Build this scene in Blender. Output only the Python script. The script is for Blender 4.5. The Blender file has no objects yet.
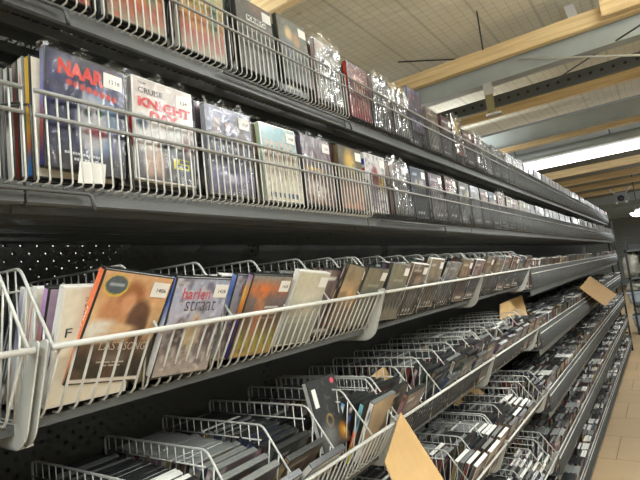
import bpy, math, random
import numpy as np
from mathutils import Matrix, Vector
SC = bpy.context.scene
COL = SC.collection
H = 1.78                       # eye height; heights marked z below are measured from the eye
PI = math.pi

# ---------------------------------------------------------------- camera
F_PX = 490.0
def _d(px, py):
    v = np.array([(px-320)/F_PX, (py-240)/F_PX, 1.0]); return v/np.linalg.norm(v)
_X = _d(664, 246); _Y = _d(-380, 364); _Y = _Y-_X*(_X@_Y); _Y /= np.linalg.norm(_Y)
_Z = np.cross(_X, _Y)
if _Z[1] > 0: _Z = -_Z
R = np.array([_X, _Y, _Z])
cam_d = bpy.data.cameras.new('camera'); cam = bpy.data.objects.new('camera', cam_d); COL.objects.link(cam)
M = Matrix.Identity(4)
for i in range(3):
    M[i][0] = R[i, 0]; M[i][1] = -R[i, 1]; M[i][2] = -R[i, 2]
M[2][3] = H
cam.matrix_world = M
cam_d.sensor_width = 36; cam_d.lens = 36*F_PX/640; cam_d.clip_start = 0.02; cam_d.clip_end = 200
SC.camera = cam
SC.view_settings.view_transform = 'Standard'; SC.view_settings.look = 'None'
SC.view_settings.gamma = 1; SC.view_settings.use_curve_mapping = False
SC.view_settings.exposure = 0.2

# ---------------------------------------------------------------- materials
def lin(c):
    o = []
    for v in c[:3]:
        v = v/255.0
        o.append(v/12.92 if v <= .04045 else ((v+.055)/1.055)**2.4)
    return (o[0], o[1], o[2], 1.0)
class NT:
    def __init__(s, name):
        s.m = bpy.data.materials.new(name); s.m.use_nodes = True; s.t = s.m.node_tree
        s.b = s.t.nodes['Principled BSDF']; s.out = s.t.nodes['Material Output']
    def n(s, ty, **k):
        x = s.t.nodes.new(ty)
        for a, v in k.items():
            if a.startswith('i_'):
                key = a[2:]; key = int(key) if key.isdigit() else key.replace('_', ' ')
                x.inputs[key].default_value = v
            else: setattr(x, a, v)
        return x
    def l(s, a, b): s.t.links.new(a, b)
    def math(s, op, a, b=None, c=None):
        x = s.t.nodes.new('ShaderNodeMath'); x.operation = op
        for i, v in enumerate((a, b, c)):
            if v is None: continue
            if isinstance(v, (int, float)): x.inputs[i].default_value = v
            else: s.l(v, x.inputs[i])
        return x.outputs[0]
    def mix(s, f, a, b):
        x = s.t.nodes.new('ShaderNodeMix'); x.data_type = 'RGBA'
        if isinstance(f, (int, float)): x.inputs[0].default_value = f
        else: s.l(f, x.inputs[0])
        for i, v in ((6, a), (7, b)):
            if isinstance(v, tuple): x.inputs[i].default_value = v
            else: s.l(v, x.inputs[i])
        return x.outputs[2]
    def bump(s, h, strength=.3, dist=.002):
        x = s.n('ShaderNodeBump'); x.inputs['Strength'].default_value = strength; x.inputs['Distance'].default_value = dist
        s.l(h, x.inputs['Height']); s.l(x.outputs[0], s.b.inputs['Normal'])
def mat(name, c, rough=.5, metal=0, spec=.5, noise=0, nscale=20, coat=0, bump=0, bscale=60, bdist=.002):
    t = NT(name); t.b.inputs['Roughness'].default_value = rough; t.b.inputs['Metallic'].default_value = metal
    t.b.inputs['Specular IOR Level'].default_value = spec; t.b.inputs['Coat Weight'].default_value = coat
    cc = t.n('ShaderNodeTexCoord').outputs['Object']
    if noise:
        nz = t.n('ShaderNodeTexNoise', i_Scale=nscale, i_Detail=4.0); t.l(cc, nz.inputs['Vector'])
        a = lin(c); b = tuple(v*(1-noise) for v in a[:3])+(1,)
        t.l(t.mix(nz.outputs[0], b, a), t.b.inputs['Base Color'])
    else: t.b.inputs['Base Color'].default_value = lin(c)
    if bump:
        nb = t.n('ShaderNodeTexNoise', i_Scale=bscale, i_Detail=3.0); t.l(cc, nb.inputs['Vector']); t.bump(nb.outputs[0], bump, bdist)
    return t.m
def vcol_mat(name, rough, coat, bump, bscale=25, bdist=.003, spec=.5):
    t = NT(name); a = t.n('ShaderNodeAttribute'); a.attribute_name = 'Col'
    t.l(a.outputs['Color'], t.b.inputs['Base Color']); t.b.inputs['Roughness'].default_value = rough
    t.b.inputs['Coat Weight'].default_value = coat; t.b.inputs['Coat Roughness'].default_value = .12
    t.b.inputs['Specular IOR Level'].default_value = spec
    if bump:
        cc = t.n('ShaderNodeTexCoord').outputs['Object']
        nb = t.n('ShaderNodeTexNoise', i_Scale=bscale, i_Detail=3.0); t.l(cc, nb.inputs['Vector']); t.bump(nb.outputs[0], bump, bdist)
    return t.m
MT = {}
MT['print'] = vcol_mat('glossy_print', .4, .12, .2)
MT['cases'] = vcol_mat('case_print', .33, .2, .3, 40)
MT['black'] = mat('black_plastic', (42, 44, 43), .3, noise=.3, nscale=90, bump=.2)
MT['grey'] = mat('smoke_plastic', (120, 122, 119), .3, noise=.2, nscale=60)
MT['white'] = mat('white_plastic', (222, 222, 216), .3, noise=.1, nscale=60)
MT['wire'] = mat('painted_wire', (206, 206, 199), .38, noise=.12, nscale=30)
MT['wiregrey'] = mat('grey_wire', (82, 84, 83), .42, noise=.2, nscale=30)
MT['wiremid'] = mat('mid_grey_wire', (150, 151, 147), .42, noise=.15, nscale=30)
MT['plate'] = mat('painted_plate', (200, 201, 195), .45, noise=.15, nscale=12)
MT['shelf'] = mat('shelf_paint', (92, 95, 94), .45, noise=.25, nscale=14)
MT['shelfdark'] = mat('shelf_dark_paint', (70, 72, 70), .5, noise=.25, nscale=10)
MT['upright'] = mat('upright_paint', (40, 42, 42), .45, noise=.2)
MT['sticker'] = mat('sticker_paper', (226, 224, 218), .6)
MT['ink'] = mat('sticker_ink', (48, 48, 50), .6)
MT['card'] = mat('cardboard', (196, 160, 108), .85, noise=.18, nscale=14, bump=.2, bscale=120)
MT['cardedge'] = mat('cardboard_edge', (214, 184, 136), .9, noise=.3, nscale=200)
def timber():
    t = NT('timber'); cc = t.n('ShaderNodeTexCoord').outputs['Object']
    mp = t.n('ShaderNodeMapping'); mp.inputs['Scale'].default_value = (22, 1.1, 22); t.l(cc, mp.inputs[0])
    w = t.n('ShaderNodeTexNoise', i_Scale=1.6, i_Detail=6.0, i_Distortion=.6); t.l(mp.outputs[0], w.inputs['Vector'])
    cr = t.n('ShaderNodeValToRGB'); t.l(w.outputs[0], cr.inputs[0])
    e = cr.color_ramp.elements; e[0].position = .3; e[0].color = lin((198, 168, 120)); e[1].position = .7; e[1].color = lin((238, 214, 166))
    k = t.n('ShaderNodeTexVoronoi', i_Scale=3.2); t.l(cc, k.inputs['Vector'])
    f = t.math('LESS_THAN', k.outputs['Distance'], .05)
    t.l(t.mix(t.math('MULTIPLY', f, .6), cr.outputs[0], lin((120, 78, 44))), t.b.inputs['Base Color'])
    t.b.inputs['Roughness'].default_value = .65
    return t.m
MT['timber'] = timber()
MT['galv'] = mat('galvanised_steel', (176, 186, 188), .45, metal=.15, noise=.3, nscale=5)
def perf():
    t = NT('perforated_steel'); cc = t.n('ShaderNodeTexCoord').outputs['Object']
    sp = t.n('ShaderNodeSeparateXYZ'); t.l(cc, sp.inputs[0])
    fy = t.math('SUBTRACT', t.math('FRACT', t.math('MULTIPLY', sp.outputs[1], 11.0)), .5)
    dz = t.math('MULTIPLY', sp.outputs[2], 11.0)
    d = t.math('SQRT', t.math('ADD', t.math('MULTIPLY', fy, fy), t.math('MULTIPLY', dz, dz)))
    f = t.math('LESS_THAN', d, .16)
    t.l(t.mix(f, lin((92, 97, 96)), lin((24, 25, 25))), t.b.inputs['Base Color']); t.b.inputs['Roughness'].default_value = .5
    return t.m
MT['perf'] = perf()
def pegboard(SCL=28.0, RAD=.13):
    t = NT('pegboard'); cc = t.n('ShaderNodeTexCoord').outputs['Object']
    sp = t.n('ShaderNodeSeparateXYZ'); t.l(cc, sp.inputs[0])
    def dist(o):
        a = t.math('SUBTRACT', t.math('FRACT', t.math('ADD', t.math('MULTIPLY', sp.outputs[0], SCL), o)), .5)
        b = t.math('SUBTRACT', t.math('FRACT', t.math('ADD', t.math('MULTIPLY', sp.outputs[2], SCL), o)), .5)
        return t.math('SQRT', t.math('ADD', t.math('MULTIPLY', a, a), t.math('MULTIPLY', b, b)))
    hole = t.math('LESS_THAN', t.math('MINIMUM', dist(0.0), dist(.5)), RAD)
    nz = t.n('ShaderNodeTexNoise', i_Scale=3.0); t.l(cc, nz.inputs['Vector'])
    t.l(t.mix(nz.outputs[0], lin((62, 63, 61)), lin((80, 81, 79))), t.b.inputs['Base Color']); t.b.inputs['Roughness'].default_value = .55
    tr = t.n('ShaderNodeBsdfTransparent'); ms = t.n('ShaderNodeMixShader')
    t.l(hole, ms.inputs[0]); t.l(t.b.outputs[0], ms.inputs[1]); t.l(tr.outputs[0], ms.inputs[2]); t.l(ms.outputs[0], t.out.inputs[0])
    return t.m
MT['peg'] = pegboard()
MT['peg2'] = pegboard(26.4, .055)
def bagmat(name, fac, bscale, bdist):
    t = NT(name); cc = t.n('ShaderNodeTexCoord').outputs['Object']
    tr = t.n('ShaderNodeBsdfTransparent'); gl = t.n('ShaderNodeBsdfGlossy'); gl.inputs['Roughness'].default_value = .16
    gl.inputs['Color'].default_value = (.95, .95, .95, 1)
    nb = t.n('ShaderNodeTexNoise', i_Scale=bscale, i_Detail=3.0, i_Distortion=.8); t.l(cc, nb.inputs['Vector'])
    bp = t.n('ShaderNodeBump', i_Strength=1.0, i_Distance=bdist); t.l(nb.outputs[0], bp.inputs['Height']); t.l(bp.outputs[0], gl.inputs['Normal'])
    lw = t.n('ShaderNodeLayerWeight', i_Blend=.25); t.l(bp.outputs[0], lw.inputs['Normal'])
    f = t.math('ADD', t.math('MULTIPLY', lw.outputs['Fresnel'], .35), fac)
    ms = t.n('ShaderNodeMixShader'); t.l(f, ms.inputs[0]); t.l(tr.outputs[0], ms.inputs[1]); t.l(gl.outputs[0], ms.inputs[2]); t.l(ms.outputs[0], t.out.inputs[0])
    return t.m
MT['bag'] = bagmat('clear_bag', .022, 30, .006)
MT['bagthick'] = bagmat('crumpled_bag', .22, 22, .012)
def insulation():
    t = NT('quilted_insulation'); cc = t.n('ShaderNodeTexCoord').outputs['Object']
    sp = t.n('ShaderNodeSeparateXYZ'); t.l(cc, sp.inputs[0])
    def line(o, s, w):
        a = t.math('ABSOLUTE', t.math('SUBTRACT', t.math('FRACT', t.math('MULTIPLY', o, s)), .5))
        return t.math('LESS_THAN', a, w)
    net = t.math('MAXIMUM', line(sp.outputs[0], 13.0, .04), line(sp.outputs[1], 13.0, .04))
    rib = line(sp.outputs[1], 2.6, .035)
    nz = t.n('ShaderNodeTexNoise', i_Scale=2.2, i_Detail=5.0); t.l(cc, nz.inputs['Vector'])
    c0 = t.mix(nz.outputs[0], lin((196, 193, 174)), lin((232, 229, 212)))
    c1 = t.mix(t.math('MULTIPLY', net, .3), c0, lin((110, 104, 84)))
    c2 = t.mix(t.math('MULTIPLY', rib, .18), c1, lin((96, 90, 72)))
    t.l(c2, t.b.inputs['Base Color']); t.b.inputs['Roughness'].default_value = .7
    n2 = t.n('ShaderNodeTexNoise', i_Scale=7.0, i_Detail=3.0); t.l(cc, n2.inputs['Vector'])
    t.bump(t.math('SUBTRACT', n2.outputs[0], t.math('MULTIPLY', net, .25)), .6, .04)
    return t.m
MT['insul'] = insulation()
def floormat():
    t = NT('floor_boards'); cc = t.n('ShaderNodeTexCoord').outputs['Object']
    br = t.n('ShaderNodeTexBrick', i_Scale=1.0); br.offset = 0.5
    br.inputs['Color1'].default_value = lin((196, 168, 128)); br.inputs['Color2'].default_value = lin((184, 158, 120)); br.inputs['Mortar'].default_value = lin((120, 100, 74))
    br.inputs['Mortar Size'].default_value = .004; br.inputs['Brick Width'].default_value = 1.2; br.inputs['Row Height'].default_value = .62
    mp = t.n('ShaderNodeMapping'); mp.inputs['Rotation'].default_value = (0, 0, PI/2); t.l(cc, mp.inputs[0]); t.l(mp.outputs[0], br.inputs['Vector'])
    nz = t.n('ShaderNodeTexNoise', i_Scale=4.0, i_Detail=5.0); t.l(cc, nz.inputs['Vector'])
    t.l(t.mix(t.math('MULTIPLY', nz.outputs[0], .35), br.outputs[0], lin((140, 118, 88))), t.b.inputs['Base Color'])
    t.b.inputs['Roughness'].default_value = .5
    return t.m
MT['floor'] = floormat()
def corrugated():
    t = NT('corrugated_sheet'); cc = t.n('ShaderNodeTexCoord').outputs['Object']
    w = t.n('ShaderNodeTexWave', i_Scale=3.0); w.bands_direction = 'Z'; t.l(cc, w.inputs['Vector'])
    t.l(t.mix(w.outputs[1], lin((140, 146, 144)), lin((176, 182, 178))), t.b.inputs['Base Color']); t.b.inputs['Roughness'].default_value = .6
    t.bump(w.outputs[1], .6, .02)
    return t.m
MT['corr'] = corrugated()
MT['sheet'] = mat('bare_roof_sheet', (104, 108, 104), .6, noise=.2, nscale=3)
MT['wall'] = mat('wall_paint', (150, 150, 144), .8, noise=.12, nscale=2)
MT['binblue'] = mat('bin_plastic', (150, 160, 166), .5, noise=.1)
MT['olive'] = mat('olive_metal', (132, 126, 88), .5)
MT['brown'] = mat('brown_box', (92, 66, 48), .8, noise=.3)
MT['lampbody'] = mat('fixture_enamel', (190, 190, 186), .4)
def emis(name, c, s):
    t = NT(name); t.b.inputs['Base Color'].default_value = (.8, .8, .8, 1); t.b.inputs['Emission Color'].default_value = c; t.b.inputs['Emission Strength'].default_value = s
    return t.m
MT['tube'] = emis('lamp_tube', (.97, .99, 1, 1), 6.0)

# ---------------------------------------------------------------- mesh helpers
class MB:
    def __init__(s): s.v = []; s.f = []; s.c = []; s.mi = []; s.cur = (1, 1, 1, 1); s.m = 0; s.smooth = []
    def add(s, vs, fs, smooth=False, col=None):
        o = len(s.v); s.v.extend([tuple(v) for v in vs])
        s.f.extend([tuple(i+o for i in f) for f in fs]); s.mi.extend([s.m]*len(fs)); s.smooth.extend([smooth]*len(fs))
        s.c.extend(col if col is not None else [s.cur]*len(vs))
    def box(s, x0, x1, y0, y1, z0, z1):
        s.add([(x0, y0, z0), (x1, y0, z0), (x1, y1, z0), (x0, y1, z0), (x0, y0, z1), (x1, y0, z1), (x1, y1, z1), (x0, y1, z1)],
              [(0, 3, 2, 1), (4, 5, 6, 7), (0, 1, 5, 4), (1, 2, 6, 5), (2, 3, 7, 6), (3, 0, 4, 7)])
    def tube(s, pts, r, n=6, cap=True):
        P = [Vector(p) for p in pts]; rings = []; prev = None; o = []
        for i, p in enumerate(P):
            d = (P[min(i+1, len(P)-1)]-P[max(i-1, 0)]).normalized()
            if prev is None:
                u = d.orthogonal().normalized()
            else: u = (prev-d*prev.dot(d)).normalized()
            prev = u; w = d.cross(u)
            for k in range(n):
                a = 2*PI*k/n; o.append(p+u*(r*math.cos(a))+w*(r*math.sin(a)))
        fs = []
        for i in range(len(P)-1):
            for k in range(n):
                a = i*n+k; b = i*n+(k+1) % n; fs.append((a, b, b+n, a+n))
        if cap: fs.append(tuple(range(n-1, -1, -1))); fs.append(tuple(range((len(P)-1)*n, len(P)*n)))
        s.add(o, fs, True)
    def prism(s, poly, axis, a, b):
        n = len(poly)
        def P(u, v, t): return (t, u, v) if axis == 'x' else ((u, t, v) if axis == 'y' else (u, v, t))
        s.add([P(u, v, a) for u, v in poly]+[P(u, v, b) for u, v in poly],
              [tuple(range(n-1, -1, -1)), tuple(range(n, 2*n))]+[(i, (i+1) % n, (i+1) % n+n, i+n) for i in range(n)])
    def mesh(s, name, mats, color=False):
        me = bpy.data.meshes.new(name); me.from_pydata(s.v, [], s.f)
        for m in (mats if isinstance(mats, (list, tuple)) else [mats]): me.materials.append(m)
        me.polygons.foreach_set('material_index', s.mi); me.polygons.foreach_set('use_smooth', s.smooth)
        if color:
            ca = me.color_attributes.new('Col', 'FLOAT_COLOR', 'POINT')
            ca.data.foreach_set('color', np.array(s.c, dtype=np.float32).ravel())
        me.update(); return me
def obj(name, me, parent=None, loc=None):
    o = bpy.data.objects.new(name, me); COL.objects.link(o)
    if parent: o.parent = parent
    if loc is not None: o.location = loc
    return o
def tag(o, label=None, cat=None, group=None, kind=None):
    if label: o['label'] = label
    if cat: o['category'] = cat
    if group: o['group'] = group
    if kind: o['kind'] = kind
    return o
def empty(name, loc, label, cat, group=None):
    o = bpy.data.objects.new(name, None); COL.objects.link(o); o.location = loc; o.empty_display_size = .1
    return tag(o, label, cat, group)
def round_poly(mb_pts, r=.012, n=4):
    out = []; N = len(mb_pts)
    for i in range(N):
        p = Vector(mb_pts[i]); a = Vector(mb_pts[i-1]); b = Vector(mb_pts[(i+1) % N])
        d1 = (a-p); d2 = (b-p); rr = min(r, d1.length*.45, d2.length*.45)
        q1 = p+d1.normalized()*rr; q2 = p+d2.normalized()*rr
        for k in range(n+1):
            t = k/n; out.append(tuple(q1*(1-t)**2+p*2*t*(1-t)+q2*t*t))
    return out
def round_path(pts, r=.01, n=3):
    out = [Vector(pts[0])]
    for i in range(1, len(pts)-1):
        p = Vector(pts[i]); d1 = Vector(pts[i-1])-p; d2 = Vector(pts[i+1])-p; rr = min(r, d1.length*.45, d2.length*.45)
        q1 = p+d1.normalized()*rr; q2 = p+d2.normalized()*rr
        for k in range(n+1):
            t = k/n; out.append(q1*(1-t)**2+p*2*t*(1-t)+q2*t*t)
    out.append(Vector(pts[-1])); return out

# ---------------------------------------------------------------- printed art
W, T, HH = .135, .0145, .190
_rs = np.random.RandomState(5)
_NZ = _rs.rand(64, 64)
def vnoise(u, v, s, o=0):
    x = u*s+o*7.3; y = v*s*1.4+o*3.1
    x0 = np.floor(x).astype(int); y0 = np.floor(y).astype(int); fx = x-x0; fy = y-y0
    fx = fx*fx*(3-2*fx); fy = fy*fy*(3-2*fy)
    g = lambda a, b: _NZ[a % 64, b % 64]
    return (g(x0, y0)*(1-fx)+g(x0+1, y0)*fx)*(1-fy)+(g(x0, y0+1)*(1-fx)+g(x0+1, y0+1)*fx)*fy
def paint(U, V, layers):
    C = np.zeros(U.shape+(3,)); C[:] = (90, 90, 90)
    for L in layers:
        k = L[0]
        if k == 'g':           # vertical gradient stops [(v,col),...]
            st = L[1]; vs = [a for a, b in st]
            for i in range(3): C[..., i] = np.interp(V, vs, [b[i] for a, b in st])
        elif k == 'h':
            st = L[1]; vs = [a for a, b in st]
            for i in range(3): C[..., i] = np.interp(U, vs, [b[i] for a, b in st])
        elif k == 'e':         # soft ellipse
            _, cx, cy, rx, ry, col, soft = L
            d = np.sqrt(((U-cx)/rx)**2+((V-cy)/ry)**2)
            a = np.clip((1+soft-d)/(2*soft+1e-6), 0, 1)[..., None]; C = C*(1-a)+np.array(col)*a
        elif k == 'r':
            _, x0, y0, x1, y1, col = L
            a = ((U >= x0) & (U <= x1) & (V >= y0) & (V <= y1))[..., None]; C = np.where(a, np.array(col, float), C)
        elif k == 'n':         # tinted noise: scale, colour, amount, threshold
            _, s, col, amt, th, o = L
            a = np.clip((vnoise(U, V, s, o)-th)*4, 0, 1)[..., None]*amt; C = C*(1-a)+np.array(col)*a
        elif k == 's':         # slanted stripes
            _, s, col, amt = L
            a = (np.sin((U*1.0+V*.8)*s) > .3)[..., None]*amt; C = C*(1-a)+np.array(col)*a
    g = (vnoise(U, V, 22, 3)-.5)[..., None]*16
    C = np.clip(C+g, 3, 250)/255.0
    return np.where(C <= .04045, C/12.92, ((C+.055)/1.055)**2.4)
_txt = {}
def text_geo(s, bold=.0):
    k = (s, bold)
    if k in _txt: return _txt[k]
    cu = bpy.data.curves.new('t', 'FONT'); cu.body = s; cu.size = 1; cu.resolution_u = 2; cu.offset = bold
    o = bpy.data.objects.new('t', cu); COL.objects.link(o)
    dg = bpy.context.evaluated_depsgraph_get(); dg.update()
    me = bpy.data.meshes.new_from_object(o.evaluated_get(dg))
    vs = np.array([v.co[:2] for v in me.vertices]) if len(me.vertices) else np.zeros((0, 2)); fs = [tuple(p.vertices) for p in me.polygons]
    bpy.data.objects.remove(o); bpy.data.curves.remove(cu); bpy.data.meshes.remove(me)
    mn = vs.min(0); mx = vs.max(0); vs = (vs-mn)/(mx-mn)
    _txt[k] = (vs, fs, (mx-mn)[0]/(mx-mn)[1]); return _txt[k]
def put_text(mb, s, x0, x1, z0, z1, col, y=-.0011, bold=.02, spine=False, rot=0, flip=False):
    vs, fs, _ = text_geo(s, bold)
    pts = []
    for u, v in vs:
        if spine:              # reads downwards on the spine face (x = 0 plane, facing -x)
            yy = x0+(x1-x0)*(v if not flip else 1-v); zz = z1-(z1-z0)*u
            pts.append((y, yy, zz))
        else:
            a = x0+(x1-x0)*u; b = z0+(z1-z0)*v
            if rot:
                cx = (x0+x1)/2; cz = (z0+z1)/2; da = a-cx; db = b-cz
                a = cx+da*math.cos(rot)-db*math.sin(rot); b = cz+da*math.sin(rot)+db*math.cos(rot)
            pts.append((a, y, b))
    mb.cur = lin(col); mb.add(pts, fs); mb.cur = (1, 1, 1, 1)
def grid(mb, nu, nv, fn, layers):
    u = np.linspace(0, 1, nu+1); v = np.linspace(0, 1, nv+1); U, V = np.meshgrid(u, v)
    C = paint(U, V, layers); vs = [fn(a, b) for b in v for a in u]
    cols = [(c[0], c[1], c[2], 1.0) for c in C.reshape(-1, 3)]
    fs = [(j*(nu+1)+i, j*(nu+1)+i+1, (j+1)*(nu+1)+i+1, (j+1)*(nu+1)+i) for j in range(nv) for i in range(nu)]
    mb.add(vs, fs, False, cols)
def cover_mesh(name, front, spine, nu=54, nv=76, texts=(), t=T):
    mb = MB()
    grid(mb, nu, nv, lambda a, b: (.003+a*(W-.006), -.0004, .003+b*(HH-.006)), front)
    # spine (facing -x): a runs from back to front
    grid(mb, 4, max(8, nv//2), lambda a, b: (-.0004, t-.0012-a*(t-.0024), .003+b*(HH-.006)), spine)
    # back insert
    grid(mb, 4, 6, lambda a, b: (W-.003-a*(W-.006), t+.0004, .003+b*(HH-.006)), spine)
    for tx in texts:
        put_text(mb, *tx[:-1], **tx[-1]) if isinstance(tx[-1], dict) else put_text(mb, *tx)
    return mb.mesh(name, MT['print'], True)
def body_mesh(name, m, t=T):
    import bmesh
    bm = bmesh.new(); mb = MB(); mb.box(0, W, 0, t, 0, HH)
    me = mb.mesh(name, m); bm.from_mesh(me)
    bmesh.ops.bevel(bm, geom=list(bm.edges), offset=.0009, segments=1, affect='EDGES')
    # thumb notch rim on the opening side
    g = bmesh.ops.create_cube(bm, size=1, matrix=Matrix.Translation((W-.0002, t/2, HH*.5)) @ Matrix.Diagonal((.001, t*.55, .05, 1)))
    # hinge groove lines on the top edge
    bmesh.ops.create_cube(bm, size=1, matrix=Matrix.Translation((W/2, t/2, HH+.0001)) @ Matrix.Diagonal((W*.92, .0012, .0012, 1)))
    bm.to_mesh(me); bm.free(); return me
BODY = {k: body_mesh('case_'+k, MT[k]) for k in ('black', 'grey', 'white')}
def sticker_mesh(txt, w=.034, h=.026, x=None, z=None, y=-.0016):
    mb = MB(); x = W-.006-w if x is None else x; z = HH-.012-h if z is None else z
    mb.box(x, x+w, y, y+.0003, z, z+h)
    if txt:
        vs, fs, ar = text_geo(txt, .01)
        mb.m = 1; mb.add([(x+w*.30+u*w*.56, y-.0002, z+h*.34+v*h*.27) for u, v in vs], fs)
    return mb.mesh('price_sticker', [MT['sticker'], MT['ink']])
STK = {s: sticker_mesh(s) for s in ('1218', '1241', '1229', '1406', '1428', '1227', '')}
def bag_mesh(seed, thick, puff=.003, top=.006, n=22):
    """clear pouch round a case, with crumpled front and a loose folded top"""
    rs = np.random.RandomState(seed); mb = MB()
    def sheet(y, s):
        vs = []; fs = []
        for j in range(n+1):
            for i in range(n+1):
                u = i/n; v = j/n
                x = -.004+u*(W+.008); z = .001+v*(HH+top)
                d = float(vnoise(np.array(u), np.array(v), 7, seed+s))*puff+float(vnoise(np.array(u), np.array(v), 15, seed+s+5))*puff*.5
                e = min(1, min(u, 1-u)*12)
                over = max(0, (z-HH)/top) if top else 0
                yy = y+(-1 if s == 0 else 1)*(.0018+d*e)*(1-over*.4)
                vs.append((x, yy, z+(over*.008*math.sin(u*17+seed))))
        for j in range(n):
            for i in range(n):
                a = j*(n+1)+i; fs.append((a, a+1, a+n+2, a+n+1))
        mb.add(vs, fs, True)
    sheet(0, 0); sheet(thick, 1)
    return mb
BAGS = [bag_mesh(i, T).mesh('plastic_sleeve', MT['bag']) for i in range(4)]
BAGT = [bag_mesh(i+9, T, .012, .016).mesh('plastic_sleeve', MT['bagthick']) for i in range(3)]

# ------------ palettes of the plain cases
PAL = [((26, 27, 30), 'black'), ((88, 89, 88), 'grey'), ((120, 58, 52), 'red'), ((58, 70, 98), 'blue'), ((198, 197, 190), 'white'),
       ((134, 112, 86), 'tan'), ((66, 82, 74), 'green'), ((150, 128, 84), 'yellow'), ((96, 82, 100), 'purple'), ((72, 56, 46), 'brown'), ((158, 166, 168), 'pale blue'), ((150, 112, 114), 'pink')]
def gen_front(seed):
    r = random.Random(seed); a = PAL[seed % 12][0]; b = PAL[r.randrange(12)][0]; c = PAL[r.randrange(12)][0]
    mixc = lambda p, q, t: tuple(p[i]*(1-t)+q[i]*t for i in range(3))
    L = [('g', [(0, mixc(a, (20, 20, 20), .4)), (.45, mixc(a, b, .4)), (1, mixc(a, (200, 200, 195), .25))]), ('n', 5, b, .7, .5, seed), ('n', 9, c, .5, .6, seed+2)]
    for k in range(r.randrange(1, 4)):
        x = r.uniform(.25, .75); L += [('e', x, .35, .16, .3, mixc(c, (30, 26, 24), .5), .3), ('e', x, .68, .09, .1, (136, 120, 104), .25)]
    L += [('r', .12, .86, .12+r.uniform(.3, .6), .91, mixc(b, (230, 230, 225), .6)), ('r', .2, .06, .8, .085, (190, 190, 186))]
    for i, l in enumerate(L):
        if l[0] == 'g': L[i] = ('g', [(q, tuple(v*.58 for v in c_)) for q, c_ in l[1]])
    return L
def gen_spine(seed, variant=0):
    r = random.Random(seed*31+variant); a = PAL[seed % 12][0]
    b = (225, 225, 220) if sum(a) < 330 else (40, 40, 46)
    L = [('g', [(0, tuple(v*.8 for v in a)), (1, a)]), ('r', .3, .25, .7, .25+r.uniform(.2, .45), b), ('r', .15, .9, .85, .96, PAL[r.randrange(12)][0]), ('r', .2, .05, .8, .1, b)]
    return L
GEN = [cover_mesh('printed_cover', gen_front(s), gen_spine(s), 16, 24) for s in range(24)]

# ------------ covers one can recognise
CREAM = (222, 214, 196)
SP = {}
SP['horror'] = cover_mesh('printed_cover', [('g', [(0, (24, 22, 40)), (.35, (40, 42, 84)), (.75, (26, 28, 88)), (1, (46, 46, 72))]), ('n', 6, (24, 26, 52), .6, .5, 1),
    ('e', .66, .46, .26, .28, (96, 130, 160), .3), ('e', .56, .42, .2, .26, (176, 172, 178), .25), ('e', .5, .52, .05, .03, (40, 70, 60), .3), ('e', .66, .55, .05, .03, (40, 90, 70), .3), ('e', .62, .36, .13, .035, (150, 50, 56), .4),
    ('e', .46, .68, .025, .1, (150, 150, 160), .4), ('e', .72, .66, .02, .09, (140, 144, 156), .4), ('n', 8, (150, 90, 110), .35, .62, 4), ('e', .2, .9, .12, .08, (120, 124, 136), .6), ('r', 0, 0, 1, .14, (34, 24, 40))]+[('e', .27+k*.085, .755-k*.006, .036, .030, (190, 46, 36), .25) for k in range(8)],
    [('g', [(0, (70, 80, 170)), (.3, (190, 90, 80)), (.6, (110, 110, 190)), (1, (130, 130, 150))])],
    texts=[('NAAR', .020, .096, .150, .176, (206, 52, 40), dict(bold=.05, rot=-.03)),  ('-- ------- ----', .03, .092, .026, .030, (190, 190, 196), dict(bold=.0)), ('--- -- ----', .045, .09, .017, .021, (190, 190, 196), dict(bold=.0))])
SP['knight'] = cover_mesh('printed_cover', [('g', [(0, (52, 44, 42)), (.25, (70, 58, 52)), (.5, (200, 192, 184)), (1, (196, 186, 182))]), ('e', .22, .47, .26, .2, (210, 206, 200), .2), ('e', .12, .56, .08, .07, (90, 100, 124), .4), ('e', .68, .56, .16, .1, (206, 208, 204), .3),
    ('e', .22, .16, .1, .16, (168, 134, 112), .3), ('e', .38, .2, .09, .18, (184, 150, 130), .3), ('r', .5, 0, 1, .36, (40, 32, 34)), ('e', .5, .36, .12, .06, (44, 36, 36), .3), ('e', .75, .42, .16, .06, (188, 184, 176), .3), ('e', .9, .4, .1, .12, (110, 60, 60), .4),
    ('r', .62, .15, .9, .26, (222, 216, 40))],
    [('g', [(0, (230, 226, 220)), (.5, (226, 224, 220)), (1, (120, 112, 110))]), ('r', .2, .3, .8, .62, (190, 40, 50))],
    texts=[('TOM', .012, .028, .177, .181, (90, 84, 84)), ('CRUISE', .012, .064, .160, .171, (58, 54, 56), dict(bold=.02)), ('KNIGHT', .010, .128, .134, .153, (198, 40, 44), dict(bold=.06)), ('DAY', .034, .098, .113, .131, (198, 40, 44), dict(bold=.06)),
           ('- -----', .088, .118, .042, .049, (40, 38, 20), dict(bold=.03)), ('---', .09, .116, .034, .040, (40, 38, 20), dict(bold=.03))])
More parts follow.
